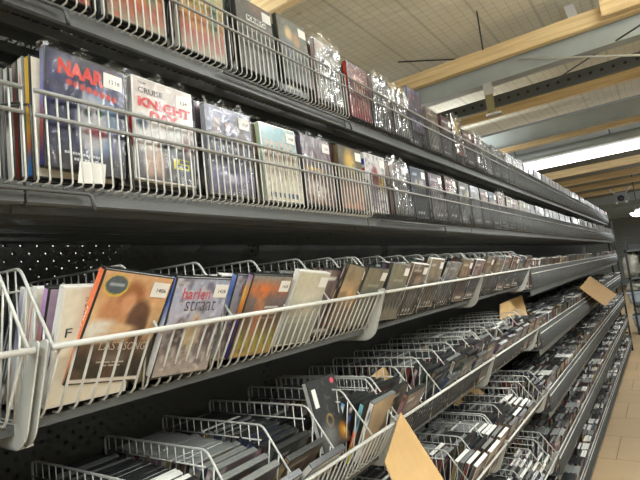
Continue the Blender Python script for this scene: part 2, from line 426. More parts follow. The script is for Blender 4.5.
SP['violet'] = cover_mesh('printed_cover', [('g', [(0, (70, 60, 76)), (.22, (120, 116, 150)), (.42, (52, 44, 58)), (.7, (84, 76, 104)), (1, (92, 90, 118))]), ('e', .22, .72, .12, .1, (84, 60, 50), .3), ('e', .24, .82, .09, .06, (128, 100, 84), .3), ('e', .45, .8, .08, .07, (128, 96, 84), .3), ('e', .45, .65, .1, .1, (50, 40, 48), .3), ('e', .72, .82, .12, .12, (58, 46, 42), .3), ('e', .78, .68, .14, .12, (92, 72, 62), .4),
    ('e', .5, .2, .24, .06, (196, 190, 206), .5), ('e', .5, .3, .1, .06, (30, 26, 36), .4), ('n', 7, (40, 36, 70), .5, .55, 2), ('r', .15, .955, .35, .968, (180, 180, 190))],
    [('g', [(0, (120, 120, 132)), (1, (150, 150, 160))])], texts=[])
SP['beach'] = cover_mesh('printed_cover', [('g', [(0, (196, 188, 170)), (.1, (198, 190, 170)), (.45, (190, 178, 156)), (.6, (150, 132, 104)), (.7, (112, 150, 150)), (1, (98, 144, 152))]), ('n', 6, (170, 168, 130), .45, .55, 5)]
    +[('e', x, .62, .045, .13, c, .2) for x, c in ((.14, (120, 84, 70)), (.27, (90, 60, 52)), (.41, (150, 104, 80)), (.55, (50, 36, 34)), (.68, (150, 110, 86)), (.82, (110, 74, 62)))]
    +[('e', x, .76, .032, .035, (186, 140, 112), .2) for x in (.14, .27, .41, .55, .68, .82)]+[('e', x, .42, .02, .12, (70, 56, 52), .3) for x in (.27, .55, .8)]
    +[('r', .06+i*.125, .035, .14+i*.125, .095, (52, 68, 96)) for i in range(7)]+[('n', 16, (150, 130, 110), .4, .6, 3)],
    [('g', [(0, (200, 204, 180)), (1, (168, 190, 160))])], texts=[])
SP['brownbag'] = cover_mesh('printed_cover', [('g', [(0, (96, 60, 44)), (.3, (116, 74, 56)), (.6, (110, 92, 86)), (1, (120, 112, 130))]), ('s', 26, (70, 52, 80), .55), ('s', 41, (206, 196, 190), .3), ('e', .4, .22, .3, .16, (190, 176, 166), .5), ('n', 10, (60, 36, 30), .6, .55, 7), ('r', .05, .5, .6, .55, (190, 150, 60))],
    [('g', [(0, (60, 44, 40)), (1, (90, 80, 96))])], texts=[])
SP['golden'] = cover_mesh('printed_cover', [('g', [(0, (150, 100, 76)), (.4, (120, 84, 66)), (.6, (86, 78, 56)), (1, (96, 88, 62))]), ('e', .45, .78, .2, .16, (196, 160, 74), .5), ('e', .6, .7, .12, .08, (200, 180, 110), .4), ('n', 8, (70, 52, 40), .5, .55, 8)],
    [('g', [(0, (80, 60, 40)), (1, (110, 100, 70))])], texts=[])
SP['whitered'] = cover_mesh('printed_cover', [('g', [(0, (196, 190, 190)), (1, (206, 204, 204))]), ('e', .45, .6, .16, .2, (150, 60, 60), .3), ('e', .75, .52, .15, .1, (216, 176, 50), .3), ('e', .3, .3, .2, .2, (140, 130, 136), .4), ('n', 12, (90, 80, 90), .5, .6, 9)],
    [('g', [(0, (90, 104, 90)), (.5, (220, 220, 216)), (1, (224, 222, 220))]), ('r', 0, .66, 1, .74, (200, 60, 50)), ('r', 0, .8, 1, .92, (50, 70, 160))], texts=[])
SP['warm'] = cover_mesh('printed_cover', [('g', [(0, (136, 48, 32)), (.3, (180, 136, 48)), (.7, (176, 120, 48)), (1, (152, 48, 40))]), ('e', .4, .55, .26, .3, (164, 132, 96), .4), ('n', 6, (32, 48, 96), .7, .6, 2), ('n', 9, (192, 176, 120), .6, .55, 6), ('r', .1, .02, .9, .06, (48, 24, 24))],
    [('g', [(0, (180, 60, 50)), (1, (230, 180, 60))])], texts=[])
SP['flame'] = cover_mesh('printed_cover', [('g', [(0, (144, 140, 120)), (.25, (152, 72, 48)), (.5, (180, 136, 56)), (.75, (152, 156, 104)), (1, (164, 164, 148))]), ('e', .5, .4, .34, .12, (184, 120, 48), .5), ('e', .75, .5, .1, .22, (72, 96, 72), .4), ('n', 8, (168, 72, 48), .6, .6, 6), ('r', .12, .82, .7, .9, (96, 48, 35))],
    [('g', [(0, (200, 196, 180)), (1, (210, 206, 190))])], texts=[])
SP['war'] = cover_mesh('printed_cover', [('g', [(0, (40, 38, 36)), (.6, (50, 44, 40)), (1, (36, 30, 28))]), ('e', .6, .95, .3, .1, (96, 66, 48), .5), ('n', 12, (120, 96, 76), .5, .62, 3), ('r', .25, .72, .8, .8, (226, 226, 222)), ('e', .4, .4, .3, .2, (80, 78, 74), .5)],
    [('g', [(0, (50, 46, 44)), (1, (60, 56, 54))])], texts=[('KRIEG', .038, .104, .137, .148, (30, 28, 28), dict(bold=.04))])
SP['portrait'] = cover_mesh('printed_cover', [('g', [(0, (60, 60, 70)), (.4, (60, 66, 58)), (1, (76, 78, 66))]), ('e', .35, .76, .13, .12, (190, 160, 110), .4), ('e', .6, .7, .12, .12, (150, 112, 70), .4), ('e', .3, .5, .2, .16, (70, 74, 96), .4), ('n', 9, (150, 110, 90), .45, .6, 4)],
    [('g', [(0, (50, 50, 46)), (1, (70, 70, 60))])], texts=[])
SP['romance'] = cover_mesh('printed_cover', [('g', [(0, (40, 34, 30)), (.2, (56, 46, 40)), (.34, (104, 80, 62)), (.42, (190, 156, 116)), (.62, (214, 180, 134)), (.85, (196, 146, 104)), (1, (206, 164, 124))]), ('n', 5, (160, 112, 74), .35, .55, 5),
    ('e', .3, .64, .22, .17, (184, 128, 88), .25), ('e', .47, .8, .17, .13, (150, 96, 60), .25), ('e', .45, .73, .11, .09, (206, 150, 112), .3), ('e', .55, .68, .07, .06, (216, 168, 132), .25), ('e', .66, .6, .16, .17, (92, 60, 44), .2), ('e', .72, .48, .11, .14, (84, 54, 40), .25),
    ('e', .2, .47, .26, .10, (220, 212, 198), .3), ('e', .47, .5, .2, .04, (214, 176, 134), .4), ('e', .4, .42, .2, .04, (200, 160, 120), .5), ('e', .5, .22, .16, .05, (120, 106, 96), .8), ('e', .2, .88, .17, .10, (206, 178, 70), .03), ('e', .2, .885, .15, .083, (74, 88, 98), .03), ('r', .1, .875, .3, .895, (150, 160, 166)), ('r', 0, 0, 1, .035, (214, 206, 196))],
    [('g', [(0, (188, 130, 90)), (.3, (226, 130, 84)), (1, (232, 124, 84))])],
    texts=[('LAST', .036, .076, .058, .072, (206, 196, 184), dict(bold=-.005)), ('SONG', .08, .122, .058, .072, (206, 196, 184), dict(bold=-.005)), ('--- ---- -------', .04, .09, .036, .0385, (190, 180, 170)), ('--- ------', .05, .085, .03, .0325, (190, 180, 170)),
           ('Last Song', .004, .010, .07, .125, (246, 232, 220), dict(spine=True, y=-.0012, bold=.01))])
SP['street'] = cover_mesh('printed_cover', [('g', [(0, (150, 140, 132)), (.3, (128, 118, 118)), (.5, (168, 162, 170)), (.8, (160, 166, 190)), (1, (150, 156, 178))]), ('e', .5, .42, .14, .2, (186, 166, 130), .3), ('e', .52, .56, .06, .06, (196, 160, 130), .3), ('e', .25, .42, .1, .14, (70, 62, 66), .4), ('e', .25, .55, .05, .05, (120, 96, 84), .3), ('e', .8, .42, .12, .14, (84, 74, 78), .4), ('e', .8, .54, .05, .05, (150, 120, 104), .3),
    ('n', 11, (70, 64, 80), .5, .58, 4), ('n', 17, (214, 206, 200), .5, .62, 2)],
    [('g', [(0, (230, 228, 222)), (.5, (222, 222, 226)), (.8, (84, 112, 190)), (1, (120, 140, 200))])],
    texts=[('harlen', .022, .088, .148, .170, (206, 74, 76), dict(bold=.0)), ('straat', .034, .108, .126, .147, (74, 68, 74), dict(bold=-.01))])
SP['sunset'] = cover_mesh('printed_cover', [('g', [(0, (150, 120, 60)), (.2, (146, 140, 60)), (.4, (110, 84, 60)), (.7, (104, 92, 96)), (.85, (176, 106, 72)), (1, (130, 134, 134))]), ('e', .35, .55, .12, .32, (176, 118, 84), .4), ('e', .3, .82, .2, .07, (206, 112, 60), .6), ('n', 9, (96, 80, 70), .4, .6, 1), ('r', .5, .6, .85, .62, (214, 206, 200)), ('r', .45, .52, .85, .535, (190, 170, 160)), ('r', .48, .47, .85, .485, (190, 150, 120))],
    [('g', [(0, (60, 50, 130)), (.4, (50, 46, 130)), (.6, (216, 150, 50)), (.8, (226, 190, 90)), (1, (120, 120, 190))]), ('n', 6, (200, 90, 60), .6, .55, 2)], texts=[])
SP['ivory'] = cover_mesh('printed_cover', [('g', [(0, (120, 122, 112)), (.3, (140, 142, 130)), (1, (196, 192, 172))]), ('r', .08, .36, .92, .37, (110, 108, 100)), ('r', .1, .1, .9, .3, (128, 130, 122)), ('e', .5, .6, .4, .2, (206, 200, 182), .8)],
    [('g', [(0, (230, 228, 222)), (1, (238, 236, 230))])], texts=[])
SP['amber'] = cover_mesh('printed_cover', [('g', [(0, (96, 82, 66)), (.4, (120, 98, 74)), (.6, (170, 140, 104)), (1, (132, 124, 104))]), ('e', .6, .5, .4, .12, (206, 160, 104), .8), ('n', 5, (90, 84, 70), .4, .55, 3)],
    [('g', [(0, (190, 120, 60)), (.5, (60, 50, 46)), (1, (60, 56, 52))]), ('n', 5, (220, 200, 180), .8, .6, 3)], texts=[])
SP['olive'] = cover_mesh('printed_cover', [('g', [(0, (92, 92, 80)), (1, (122, 118, 100))]), ('n', 6, (80, 78, 66), .5, .5, 6), ('r', .25, .7, .75, .74, (150, 146, 130))], [('g', [(0, (60, 60, 56)), (1, (80, 80, 74))])], 20, 28, texts=[])
SP['letters'] = cover_mesh('printed_cover', [('g', [(0, CREAM), (1, (214, 208, 190))])], [('g', [(0, (232, 230, 226)), (1, (236, 234, 228))]), ('r', .3, .3, .7, .6, (60, 60, 64))],
    20, 28, texts=[('F', .012, .022, .112, .126, (40, 38, 40), dict(bold=.0)), ('D', .034, .040, .168, .172, (90, 88, 86), dict(bold=0, rot=-PI/2)), ('a', .034, .040, .158, .162, (90, 88, 86), dict(bold=0, rot=-PI/2)), ('n', .034, .040, .146, .150, (90, 88, 86), dict(bold=0, rot=-PI/2))])
SP['cosmos'] = cover_mesh('printed_cover', [('g', [(0, (58, 58, 56)), (.5, (44, 45, 45)), (1, (38, 40, 40))]), ('e', .45, .38, .13, .1, (150, 116, 70), .12), ('e', .45, .38, .085, .065, (40, 38, 36), .2), ('e', .82, .17, .16, .12, (206, 130, 40), .5), ('e', .86, .16, .06, .05, (240, 214, 120), .5),
    ('e', .35, .2, .24, .14, (96, 96, 94), .6), ('e', .88, .92, .07, .045, (206, 70, 90), .1), ('n', 14, (110, 110, 108), .5, .68, 4)], [('g', [(0, (190, 190, 186)), (1, (200, 200, 196))])], texts=[])
SP['spaceblue'] = cover_mesh('printed_cover', [('g', [(0, (70, 84, 96)), (1, (90, 120, 140))]), ('n', 6, (40, 50, 60), .5, .5, 2)], [('g', [(0, (120, 112, 90)), (.3, (120, 140, 110)), (.5, (190, 200, 196)), (.7, (120, 150, 156)), (1, (110, 150, 176))]), ('r', .3, .4, .7, .6, (40, 60, 70))], 16, 24, texts=[])
SP['skyblue'] = cover_mesh('printed_cover', [('g', [(0, (60, 60, 50)), (1, (70, 70, 66))])], [('g', [(0, (150, 60, 50)), (.25, (190, 180, 80)), (.4, (150, 200, 190)), (.6, (92, 170, 214)), (1, (96, 170, 220))]), ('r', .25, .78, .75, .94, (240, 240, 236)), ('r', .2, .55, .8, .62, (226, 190, 60))], 12, 24, texts=[])
SP['darkspine'] = cover_mesh('printed_cover', [('g', [(0, (50, 44, 44)), (1, (60, 54, 54))])], [('g', [(0, (40, 40, 44)), (1, (44, 44, 50))]), ('r', 0, .12, 1, .3, (176, 40, 44)), ('r', .2, .72, .8, .82, (80, 110, 190)), ('r', .1, .9, .95, .95, (226, 222, 216)), ('r', .1, .62, .4, .68, (226, 222, 216))], 12, 24,
    texts=[('-- --', .003, .0115, .045, .10, (232, 232, 230), dict(spine=True, y=-.0012, bold=.03))])
SP['rainbow'] = cover_mesh('printed_cover', [('g', [(0, (88, 78, 60)), (1, (98, 90, 72))])], [('g', [(0, (226, 214, 50)), (.24, (226, 214, 50)), (.26, (60, 60, 50)), (.28, (226, 92, 44)), (.5, (226, 92, 44)), (.54, (120, 186, 200)), (1, (120, 186, 200))]), ('r', .25, .62, .75, .9, (90, 120, 130)), ('r', .3, .3, .7, .46, (240, 200, 180)), ('r', .3, .06, .7, .2, (60, 60, 40))], 12, 24, texts=[])
SP['kraft'] = cover_mesh('printed_cover', [('g', [(0, (140, 118, 90)), (1, (172, 148, 114))]), ('n', 5, (130, 110, 86), .4, .5, 2)], [('g', [(0, (214, 212, 206)), (1, (232, 230, 224))]), ('r', .35, .3, .7, .5, (90, 88, 86)), ('r', .3, .74, .75, .88, (120, 120, 118))], 16, 24, texts=[])
SP['redlace'] = cover_mesh('printed_cover', [('g', [(0, (150, 40, 34)), (.5, (120, 60, 50)), (1, (96, 44, 38))]), ('e', .5, .66, .3, .16, (190, 150, 130), .3), ('e', .5, .66, .16, .08, (120, 50, 44), .3), ('n', 12, (210, 190, 176), .5, .6, 2)], [('g', [(0, (180, 50, 44)), (1, (196, 60, 52))])], 24, 34, texts=[])
SP['silver'] = cover_mesh('printed_cover', [('g', [(0, (110, 108, 106)), (1, (150, 148, 146))]), ('n', 8, (60, 58, 60), .7, .5, 2), ('n', 5, (140, 70, 66), .5, .6, 4)], [('g', [(0, (150, 90, 90)), (1, (190, 180, 176))])], 20, 30, texts=[])
SP['purple'] = cover_mesh('printed_cover', [('g', [(0, (150, 130, 150)), (1, (170, 150, 170))])], [('g', [(0, (90, 60, 120)), (.3, (84, 60, 130)), (.55, (190, 120, 100)), (.75, (180, 140, 190)), (1, (196, 160, 206))]), ('r', .2, .1, .8, .3, (230, 226, 234))], 10, 24, texts=[])
SP['whitespine'] = cover_mesh('printed_cover', [('g', [(0, CREAM), (1, CREAM)])], [('g', [(0, (226, 222, 214)), (1, (232, 228, 220))]), ('r', .3, .4, .7, .85, (196, 70, 70))], 10, 24, texts=[])
SP['bluespine'] = cover_mesh('printed_cover', [('g', [(0, CREAM), (1, CREAM)])], [('g', [(0, (150, 130, 120)), (.4, (206, 206, 210)), (.7, (120, 120, 170)), (1, (226, 226, 230))])], 10, 24, texts=[])
SP['pinkspine'] = cover_mesh('printed_cover', [('g', [(0, CREAM), (1, CREAM)])], [('g', [(0, (214, 90, 150)), (.5, (214, 80, 150)), (.7, (150, 160, 190)), (1, (206, 200, 206))])], 10, 24, texts=[])
SP['yellowspine'] = cover_mesh('printed_cover', [('g', [(0, CREAM), (1, CREAM)])], [('g', [(0, (60, 120, 190)), (.15, (70, 130, 190)), (.2, (206, 90, 60)), (.4, (216, 170, 60)), (1, (226, 186, 80))])], 10, 24, texts=[])
SP['redspine'] = cover_mesh('printed_cover', [('g', [(0, CREAM), (1, CREAM)])], [('g', [(0, (150, 60, 44)), (.6, (130, 60, 46)), (.8, (70, 60, 56)), (1, (150, 140, 130))])], 10, 24, texts=[])
SP['palegrey'] = cover_mesh('printed_cover', [('g', [(0, (150, 150, 146)), (1, (176, 176, 170))]), ('n', 7, (120, 120, 116), .5, .5, 6)], [('g', [(0, (196, 196, 192)), (1, (206, 206, 200))]), ('r', .2, .5, .8, .8, (90, 90, 90))], 20, 28, texts=[])
SP['kraftgrey'] = cover_mesh('printed_cover', [('g', [(0, (120, 84, 60)), (.78, (140, 104, 76)), (.8, (170, 168, 160)), (1, (170, 168, 160))])], [('g', [(0, (180, 180, 176)), (1, (190, 188, 180))])], 16, 24, texts=[])
SP['redtag'] = cover_mesh('printed_cover', [('g', [(0, (150, 150, 146)), (1, (160, 160, 154))]), ('n', 9, (190, 190, 186), .4, .5, 3)], [('g', [(0, (230, 226, 222)), (.3, (230, 226, 222)), (.5, (196, 56, 60)), (1, (196, 70, 70))]), ('r', .3, .6, .7, .8, (236, 230, 226))], 16, 24, texts=[])

# ---------------------------------------------------------------- shelf rows
ROWZ = {1: .653, 2: .327, 3: -.044, 4: -.422, 5: -.81, 6: -1.19, 7: -1.555}     # top rail heights from the eye
ROWN = {1: 'top', 2: 'second', 3: 'third', 4: 'fourth', 5: 'fifth', 6: 'sixth', 7: 'bottom'}
ORD = ['first', 'second', 'third', 'fourth', 'fifth', 'sixth', 'seventh', 'eighth', 'ninth', 'tenth', 'eleventh', 'twelfth', 'thirteenth', 'fourteenth', 'fifteenth', 'sixteenth', 'seventeenth', 'eighteenth', 'nineteenth', 'twentieth', 'twenty-first', 'twenty-second', 'twenty-third', 'twenty-fourth', 'twenty-fifth', 'twenty-sixth', 'twenty-seventh', 'twenty-eighth']
YF = {1: .75, 2: .71, 3: .71, 4: .71, 5: .71, 6: .71, 7: .71}
X00 = 1/3
BX = lambda b: X00+b
BAYS = list(range(-1, 10))
YB = 1.195
def tilted(r, b): return r >= 3 and b < 3

# ---- wire baskets
def upright_basket_parts():
    """origin: front bottom left corner; 1 m wide, 0.137 tall, wires every 1/60 m"""
    P = {}
    for nm, z, r in (('upper_rail', .137, .0036), ('lower_rail', .100, .0032)):
        m = MB(); m.tube([(.008, 0, z), (.992, 0, z)], r, 6); P[nm] = m
    m = MB()
    for i in range(60):
        x = (i+.5)/60
        m.tube([(x, .002, .138), (x, .002, .006), (x, .006, .0015), (x, .42, .0015)], .0016, 5)
    P['wire_grid'] = m
    m = MB(); m.tube([(.006, .42, .0), (.994, .42, .0)], .003, 5); m.tube([(.006, .2, -.003), (.994, .2, -.003)], .003, 5)
    P['floor_rod'] = m
    return P
def divider_upright(x):
    m = MB(); m.tube(round_path([(x, .008, .004), (x, .008, .118), (x, .12, .145), (x, .4, .145), (x, .4, .004)], .012), .0022, 5)
    for k in range(1, 8): m.tube([(x, .02+k*.045, .004), (x, .02+k*.045, .12+min(.025, k*.012))], .0016, 4)
    return m
def tilt_basket_parts():
    """origin on the rail, left end"""
    P = {}
    m = MB(); m.tube([(.012, 0, 0), (.988, 0, 0)], .0047, 8); P['front_rail'] = m
    m = MB()
    for i in range(39):
        x = .025*(i+1)
        m.tube([(x, .003, .002), (x, .064, -.096), (x, .073, -.103), (x, .088, -.103)], .0021, 5)
    P['wire_grid'] = m
    return P
def end_plate(x):
    m = MB()
    poly = round_poly([(-.004, .012), (.018, .012), (.088, -.105), (.44, -.105), (.44, -.142), (.075, -.142), (.05, -.125)], .014, 3)
    m.prism(poly, 'x', x-.0012, x+.0012)
    # folded flange
    m.box(x-.0012, x+.010, .08, .44, -.142, -.139)
    return m
def divider_tilt(x, steep=0):
    m = MB()
    m.tube(round_path([(x, .004, -.002), (x, .092, .120), (x, .455, .120), (x, .455, -.10)], .014), .0026, 6)
    m.tube([(x, .10, .086), (x, .455, .086)], .0020, 5)
    for k in range(13): m.tube([(x, .108+k*.0275, .120), (x, .108+k*.0275, .086 if k > 1 else -.10)], .0014, 4)
    for k in range(1, 4):
        yy = .004+k*.023; zz = -.002+k*.032
        m.tube([(x, yy, zz), (x, yy+.035, -.10)], .0018, 4)
    return m
UP = {k: v.mesh(k, MT['wiregrey']) for k, v in upright_basket_parts().items()}
UPW = {k: v.mesh(k, MT['wire']) for k, v in upright_basket_parts().items()}
UPM_ = {k: v.mesh(k, MT['wiremid'] if 'rail' in k else MT['wire']) for k, v in upright_basket_parts().items()}
TIG = tilt_basket_parts()['wire_grid'].mesh('wire_grid', MT['wiregrey'])
UD = divider_upright(0).mesh('divider', MT['wiregrey'])
TI = {k: v.mesh(k, MT['wire']) for k, v in tilt_basket_parts().items()}
TD = divider_tilt(0).mesh('divider', MT['wire']); TP = end_plate(0).mesh('end_plate', MT['plate'])
BAYN = {-1: 'cut-off leftmost', 0: 'nearest full', 1: 'second', 2: 'third', 3: 'fourth', 4: 'fifth', 5: 'sixth', 6: 'seventh', 7: 'eighth', 8: 'ninth', 9: 'farthest'}
def basket(r, b):
    tl = tilted(r, b)
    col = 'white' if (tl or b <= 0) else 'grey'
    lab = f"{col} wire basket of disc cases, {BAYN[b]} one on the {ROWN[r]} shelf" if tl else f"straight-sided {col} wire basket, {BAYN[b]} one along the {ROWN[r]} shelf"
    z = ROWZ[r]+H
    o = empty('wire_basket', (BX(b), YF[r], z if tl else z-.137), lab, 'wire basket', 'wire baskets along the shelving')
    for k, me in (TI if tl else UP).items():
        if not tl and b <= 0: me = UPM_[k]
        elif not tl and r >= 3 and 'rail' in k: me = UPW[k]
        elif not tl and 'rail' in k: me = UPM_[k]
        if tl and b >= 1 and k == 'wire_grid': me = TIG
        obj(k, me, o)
    if tl:
        for x in (.006, .994): obj('end_plate', TP, o, (x, 0, 0))
        for k in range(0, 7):
            obj('divider', TD, o, ((.016, .19, .365, .533, .712, .868, .984)[k] if (r, b) == (3, 0) else min(k/6+.010, .984), 0, 0))
        if (r, b) == (3, 0): pass
    else:
        for k in range(0, 7): obj('divider', UD, o, (min(max(k/6, .006), .994), 0, 0))
for r in ROWZ:
    for b in BAYS: basket(r, b)

# ---- shelving bays
def shelf_mesh(r, tl):
    m = MB(); yf = YF[r]
    if r <= 2:
        z = -.137-.006
        m.prism([(yf+.026, z+.012), (yf+.026, z-.018), (yf+.030, z-.021), (yf+.046, z-.021), (yf+.046, z-.018), (yf+.031, z-.016), (yf+.031, z+.012)], 'x', .002, .998)
        y = yf+.075
        while y < 1.15:
            m.box(.002, .998, y, min(y+.045, 1.18), z-.010, z-.006); m.box(.002, .998, y, y+.003, z-.026, z-.010); m.box(.002, .998, min(y+.042, 1.177), min(y+.045, 1.18), z-.026, z-.010); y += .095
        for x in (.004, .25, .5, .75, .972): m.box(x, x+.024, yf+.031, 1.19, z-.0058, z-.003)
    else:
        z = (-.106 if tl else -.143); y0 = yf+(.084 if tl else .022); lp = (.014 if tl else .034)
        m.box(.002, .998, y0, 1.19, z-.003, z); m.box(.002, .998, y0, y0+.003, z-lp, z-.003); m.box(.002, .998, y0+.003, y0+.02, z-lp, z-lp+.003)
        for k in range(4): m.box(.002, .998, y0+.1+k*.09, y0+.13+k*.09, z-.012, z-.003)
    return m.mesh('shelf', MT['shelf'])
SHM = {}
PEGM = None
for b in BAYS:
    root = empty('shelving_bay', (BX(b), 0, 0), f"grey steel shelving section with perforated back, {BAYN[b]} section of the run", 'shelving', 'sections of the disc shelving run')
    for r in ROWZ:
        k = (r, tilted(r, b))
        kk = (1 if r == 1 else (2 if r == 2 else 3), k[1])
        if kk not in SHM: SHM[kk] = shelf_mesh(r, k[1])
        obj('shelf', SHM[kk], root, (0, 0, ROWZ[r]+H))
    if PEGM is None:
        m = MB(); m.box(.001, .999, 1.2, 1.2015, .1, 2.62); PEGM = m.mesh('back_panel', MT['peg'])
        m = MB(); m.box(.001, .999, 1.235, 1.2365, .1, 2.62); PEG2 = m.mesh('rear_panel', MT['peg2'])
        m = MB(); m.box(.0, 1.0, .735, .75, .012, .10); m.box(0, 1.0, .735, 1.24, .10, .112); KICK = m.mesh('base_plinth', MT['shelf'])
        m = MB(); m.box(-.016, .016, 1.2025, 1.234, 0, 2.66); UPM = m.mesh('upright', MT['upright'])
    obj('back_panel', PEGM, root); obj('rear_panel', PEG2, root); obj('base_plinth', KICK, root); obj('upright', UPM, root)
endf = empty('end_frame', (BX(10)+.02, 0, 0), 'dark steel end posts closing off the far end of the shelving run', 'end frame')
for y in (.705, .80, 1.2):
    m = MB(); m.box(0, .03, y, y+.028, 0, 2.34); obj('post', m.mesh('post', MT['upright']), endf)
m = MB()
for z in (.3, 1.0, 1.7, 2.3): m.box(.008, .022, .74, 1.2, z, z+.03)
obj('cross_bar', m.mesh('cross_bar', MT['upright']), endf)
# bent label rods on the two upper shelves
for r, xs in ((1, (.425, 1.34)), (2, (.425, 1.95))):
    for x in xs:
        z = ROWZ[r]+H-.137; y = YF[r]+.012
        m = MB(); m.tube(round_path([(x-.55, y, z-.008), (x, y, z-.008), (x+.003, y-.003, z-.034)], .008), .0032, 6)
        tag(obj('hanging_rod', m.mesh('hanging_rod', MT['wiregrey'])), f"bent grey rod under the {ROWN[r]} shelf edge, {'above the nearest covers' if x < 1 else 'farther along the shelf'}", 'rod')

# ---------------------------------------------------------------- the cases
rng = random.Random(77)
SPECIAL = {}    # (row, bay, section) -> list of per-index overrides
S = SPECIAL
def sp(cover, label, dx=0.0, stk=None, bag=None, body='black', th=None, ph=0.0, dy=0.0, dz=0.0):
    return dict(cover=cover, label=label, dx=dx, stk=stk, bag=bag, body=body, th=th, ph=ph, dy=dy, dz=dz)
S[2, 0, 0] = [sp('horror', 'blue horror film case with scratchy red title in a clear bag on second shelf', .016, '1218', 0, ph=.045, dz=.007), sp('yellowspine', 'yellow and orange spined case directly behind the blue horror case', .010), sp('whitespine', 'white spined case third in the stack behind the blue horror case', .008, body='grey', dz=.003), sp('redspine', 'dark red spined case fourth behind the blue horror case', .006, dy=.006), sp('palegrey', 'grey spined bagged case fifth behind the blue horror case', .004, dy=.004)]
S[2, 0, 1] = [sp('knight', 'white film case with big red title and yellow badge on second shelf', .001, '1241', 1, 'white', ph=.03, dz=.007)]
S[2, 0, 2] = [sp('violet', 'dusky violet film case showing a group of people, second shelf', .006, '1229', 2, 'grey')]
S[2, 0, 3] = [sp('beach', 'cream and teal case with a line of small figures, second shelf', .012, '1428', None, 'white')]
S[2, 0, 4] = [sp('brownbag', 'brown and purple striped case in a shiny bag, second shelf', .0, '1227', 3)]
S[2, 0, 5] = [sp('golden', 'dim golden brown case at the right end of the nearest second-shelf basket', .002, '')]
S[2, 1, 0] = [sp('whitered', 'white case with red and yellow picture and blue spine mark, in loose bag', -.01, '', 2, 'white')]
S[2, 1, 1] = [sp('silver', 'case inside a crumpled silvery bag, second shelf behind the basket rail', .0, '', 'T0')]
S[1, 0, 0] = [sp('warm', 'red and yellow case seen from below, leftmost on the top shelf', .0)]
S[1, 0, 1] = [sp('flame', 'orange and pale green case, second from left on the top shelf', -.005)]
S[1, 0, 2] = [sp('flame', 'yellow and red case left of the dark war film, top shelf', .0)]
S[1, 0, 3] = [sp('war', 'black film case with white title strip and price sticker, top shelf', .012, '', None, dz=.008)]
S[1, 0, 4] = [sp('portrait', 'dark green case with two pale faces and a sticker, top shelf', .012, '', None, dz=.03)]
S[1, 0, 5] = [sp('silver', 'red-edged case in a shiny bag rising above the top shelf rail', .005, None, 'T1', dz=.012)]
S[1, 1, 0] = [sp('redlace', 'red spined case with pale ornate picture, top shelf', .02, None, 1)]
S[1, 1, 1] = [sp('silver', 'silvery bagged case tilted on the top shelf, right of the red one', .02, None, 'T2')]
S[1, 1, 2] = [sp('silver', 'grey case in glossy bag, second silvery one on the top shelf', .01, None, 'T0')]
S[1, 1, 3] = [sp('violet', 'tall dark bagged case sticking up under the timber beam end', .0, None, 0, dz=.05)]
S[1, 2, 0] = [sp('golden', 'gold and silver case in a crumpled bag, top shelf second basket joint', .0, None, 'T1', dz=.03)]
S[3, 0, 0] = [sp('romance', 'orange spined romance film case with embracing couple, third shelf', .042, '1406', ph=.17, dz=.014, th=26), sp('letters', 'cream case with thin letters half hidden behind the orange romance case', .020, body='white', dy=.006, th=22, ph=.03),
              sp('purple', 'purple spined case behind the cream lettered one', .012, th=20, ph=.03, dy=.004), sp('whitespine', 'white spined case with red marks left of the purple spine', .008, body='white', th=18, ph=.03, dy=.004), sp('bluespine', 'blue and white spined case at the basket corner', .006, body='white', th=16, ph=.03, dy=.004)]
S[3, 0, 1] = [sp('street', 'grey blue film case with red and dark title words, third shelf', .025, '1428', ph=.09)]
S[3, 0, 2] = [sp('sunset', 'case with blue and gold spine and orange picture, third shelf', .05, '1428', ph=.08), sp('street', 'case behind the blue and gold spine, its picture edge showing', .028, ph=.08)]
S[3, 0, 3] = [sp('ivory', 'pale ivory case with clean white spine, third shelf', .032, '', body='white', ph=.10)]
S[3, 0, 4] = [sp('amber', 'amber toned case tipped to the left, third shelf', .075, '', ph=.17, dz=.004)]
S[3, 0, 5] = [sp('olive', 'dull olive case at the right end of the nearest third-shelf basket', .02, '', ph=.1)]
S[3, 1, 0] = [sp('olive', 'olive case at the left end of the second third-shelf basket', .02, '', body='grey', ph=.09)]
S[4, 0, 5] = [sp('kraft', 'tan case with white lettered spine, front of the bright spines', .03, body='grey', dz=.004), sp('rainbow', 'case with yellow, orange and light blue spine', .024, dy=.010), sp('darkspine', 'dark spined case with blue badge and red foot', .02, dy=.010),
              sp('skyblue', 'sky blue spined case fourth behind the tan one', .018, dy=.010), sp('spaceblue', 'grey teal spined case fifth behind the tan one', .016, dy=.010)]
S[4, 0, 4] = [sp('cosmos', 'black case standing up out of the row, gold ring on its cover', .058, None, th=-13, dy=.035, dz=.075, ph=.02)]
S[4, 0, 3] = [sp('palegrey', 'grey case lying at front left of the upright black ring case', .03, body='black')]
S[4, 0, 2] = [sp('palegrey', 'pale grey case low in front of the fourth shelf basket', .02)]
S[4, 0, 1] = [sp('kraftgrey', 'brown and grey case with a white sticker, fourth shelf', .01, '')]
for s_ in range(6): S[3, -1, s_] = [sp('whitespine', f'white spined case in the leftmost third shelf basket, {ORD[s_]} stack', .01, body='white'), sp('pinkspine', f'pink spined case in the leftmost third shelf basket, {ORD[s_]} stack', .0), sp('bluespine', f'lilac spined case in the leftmost third shelf basket, {ORD[s_]} stack', .005)]

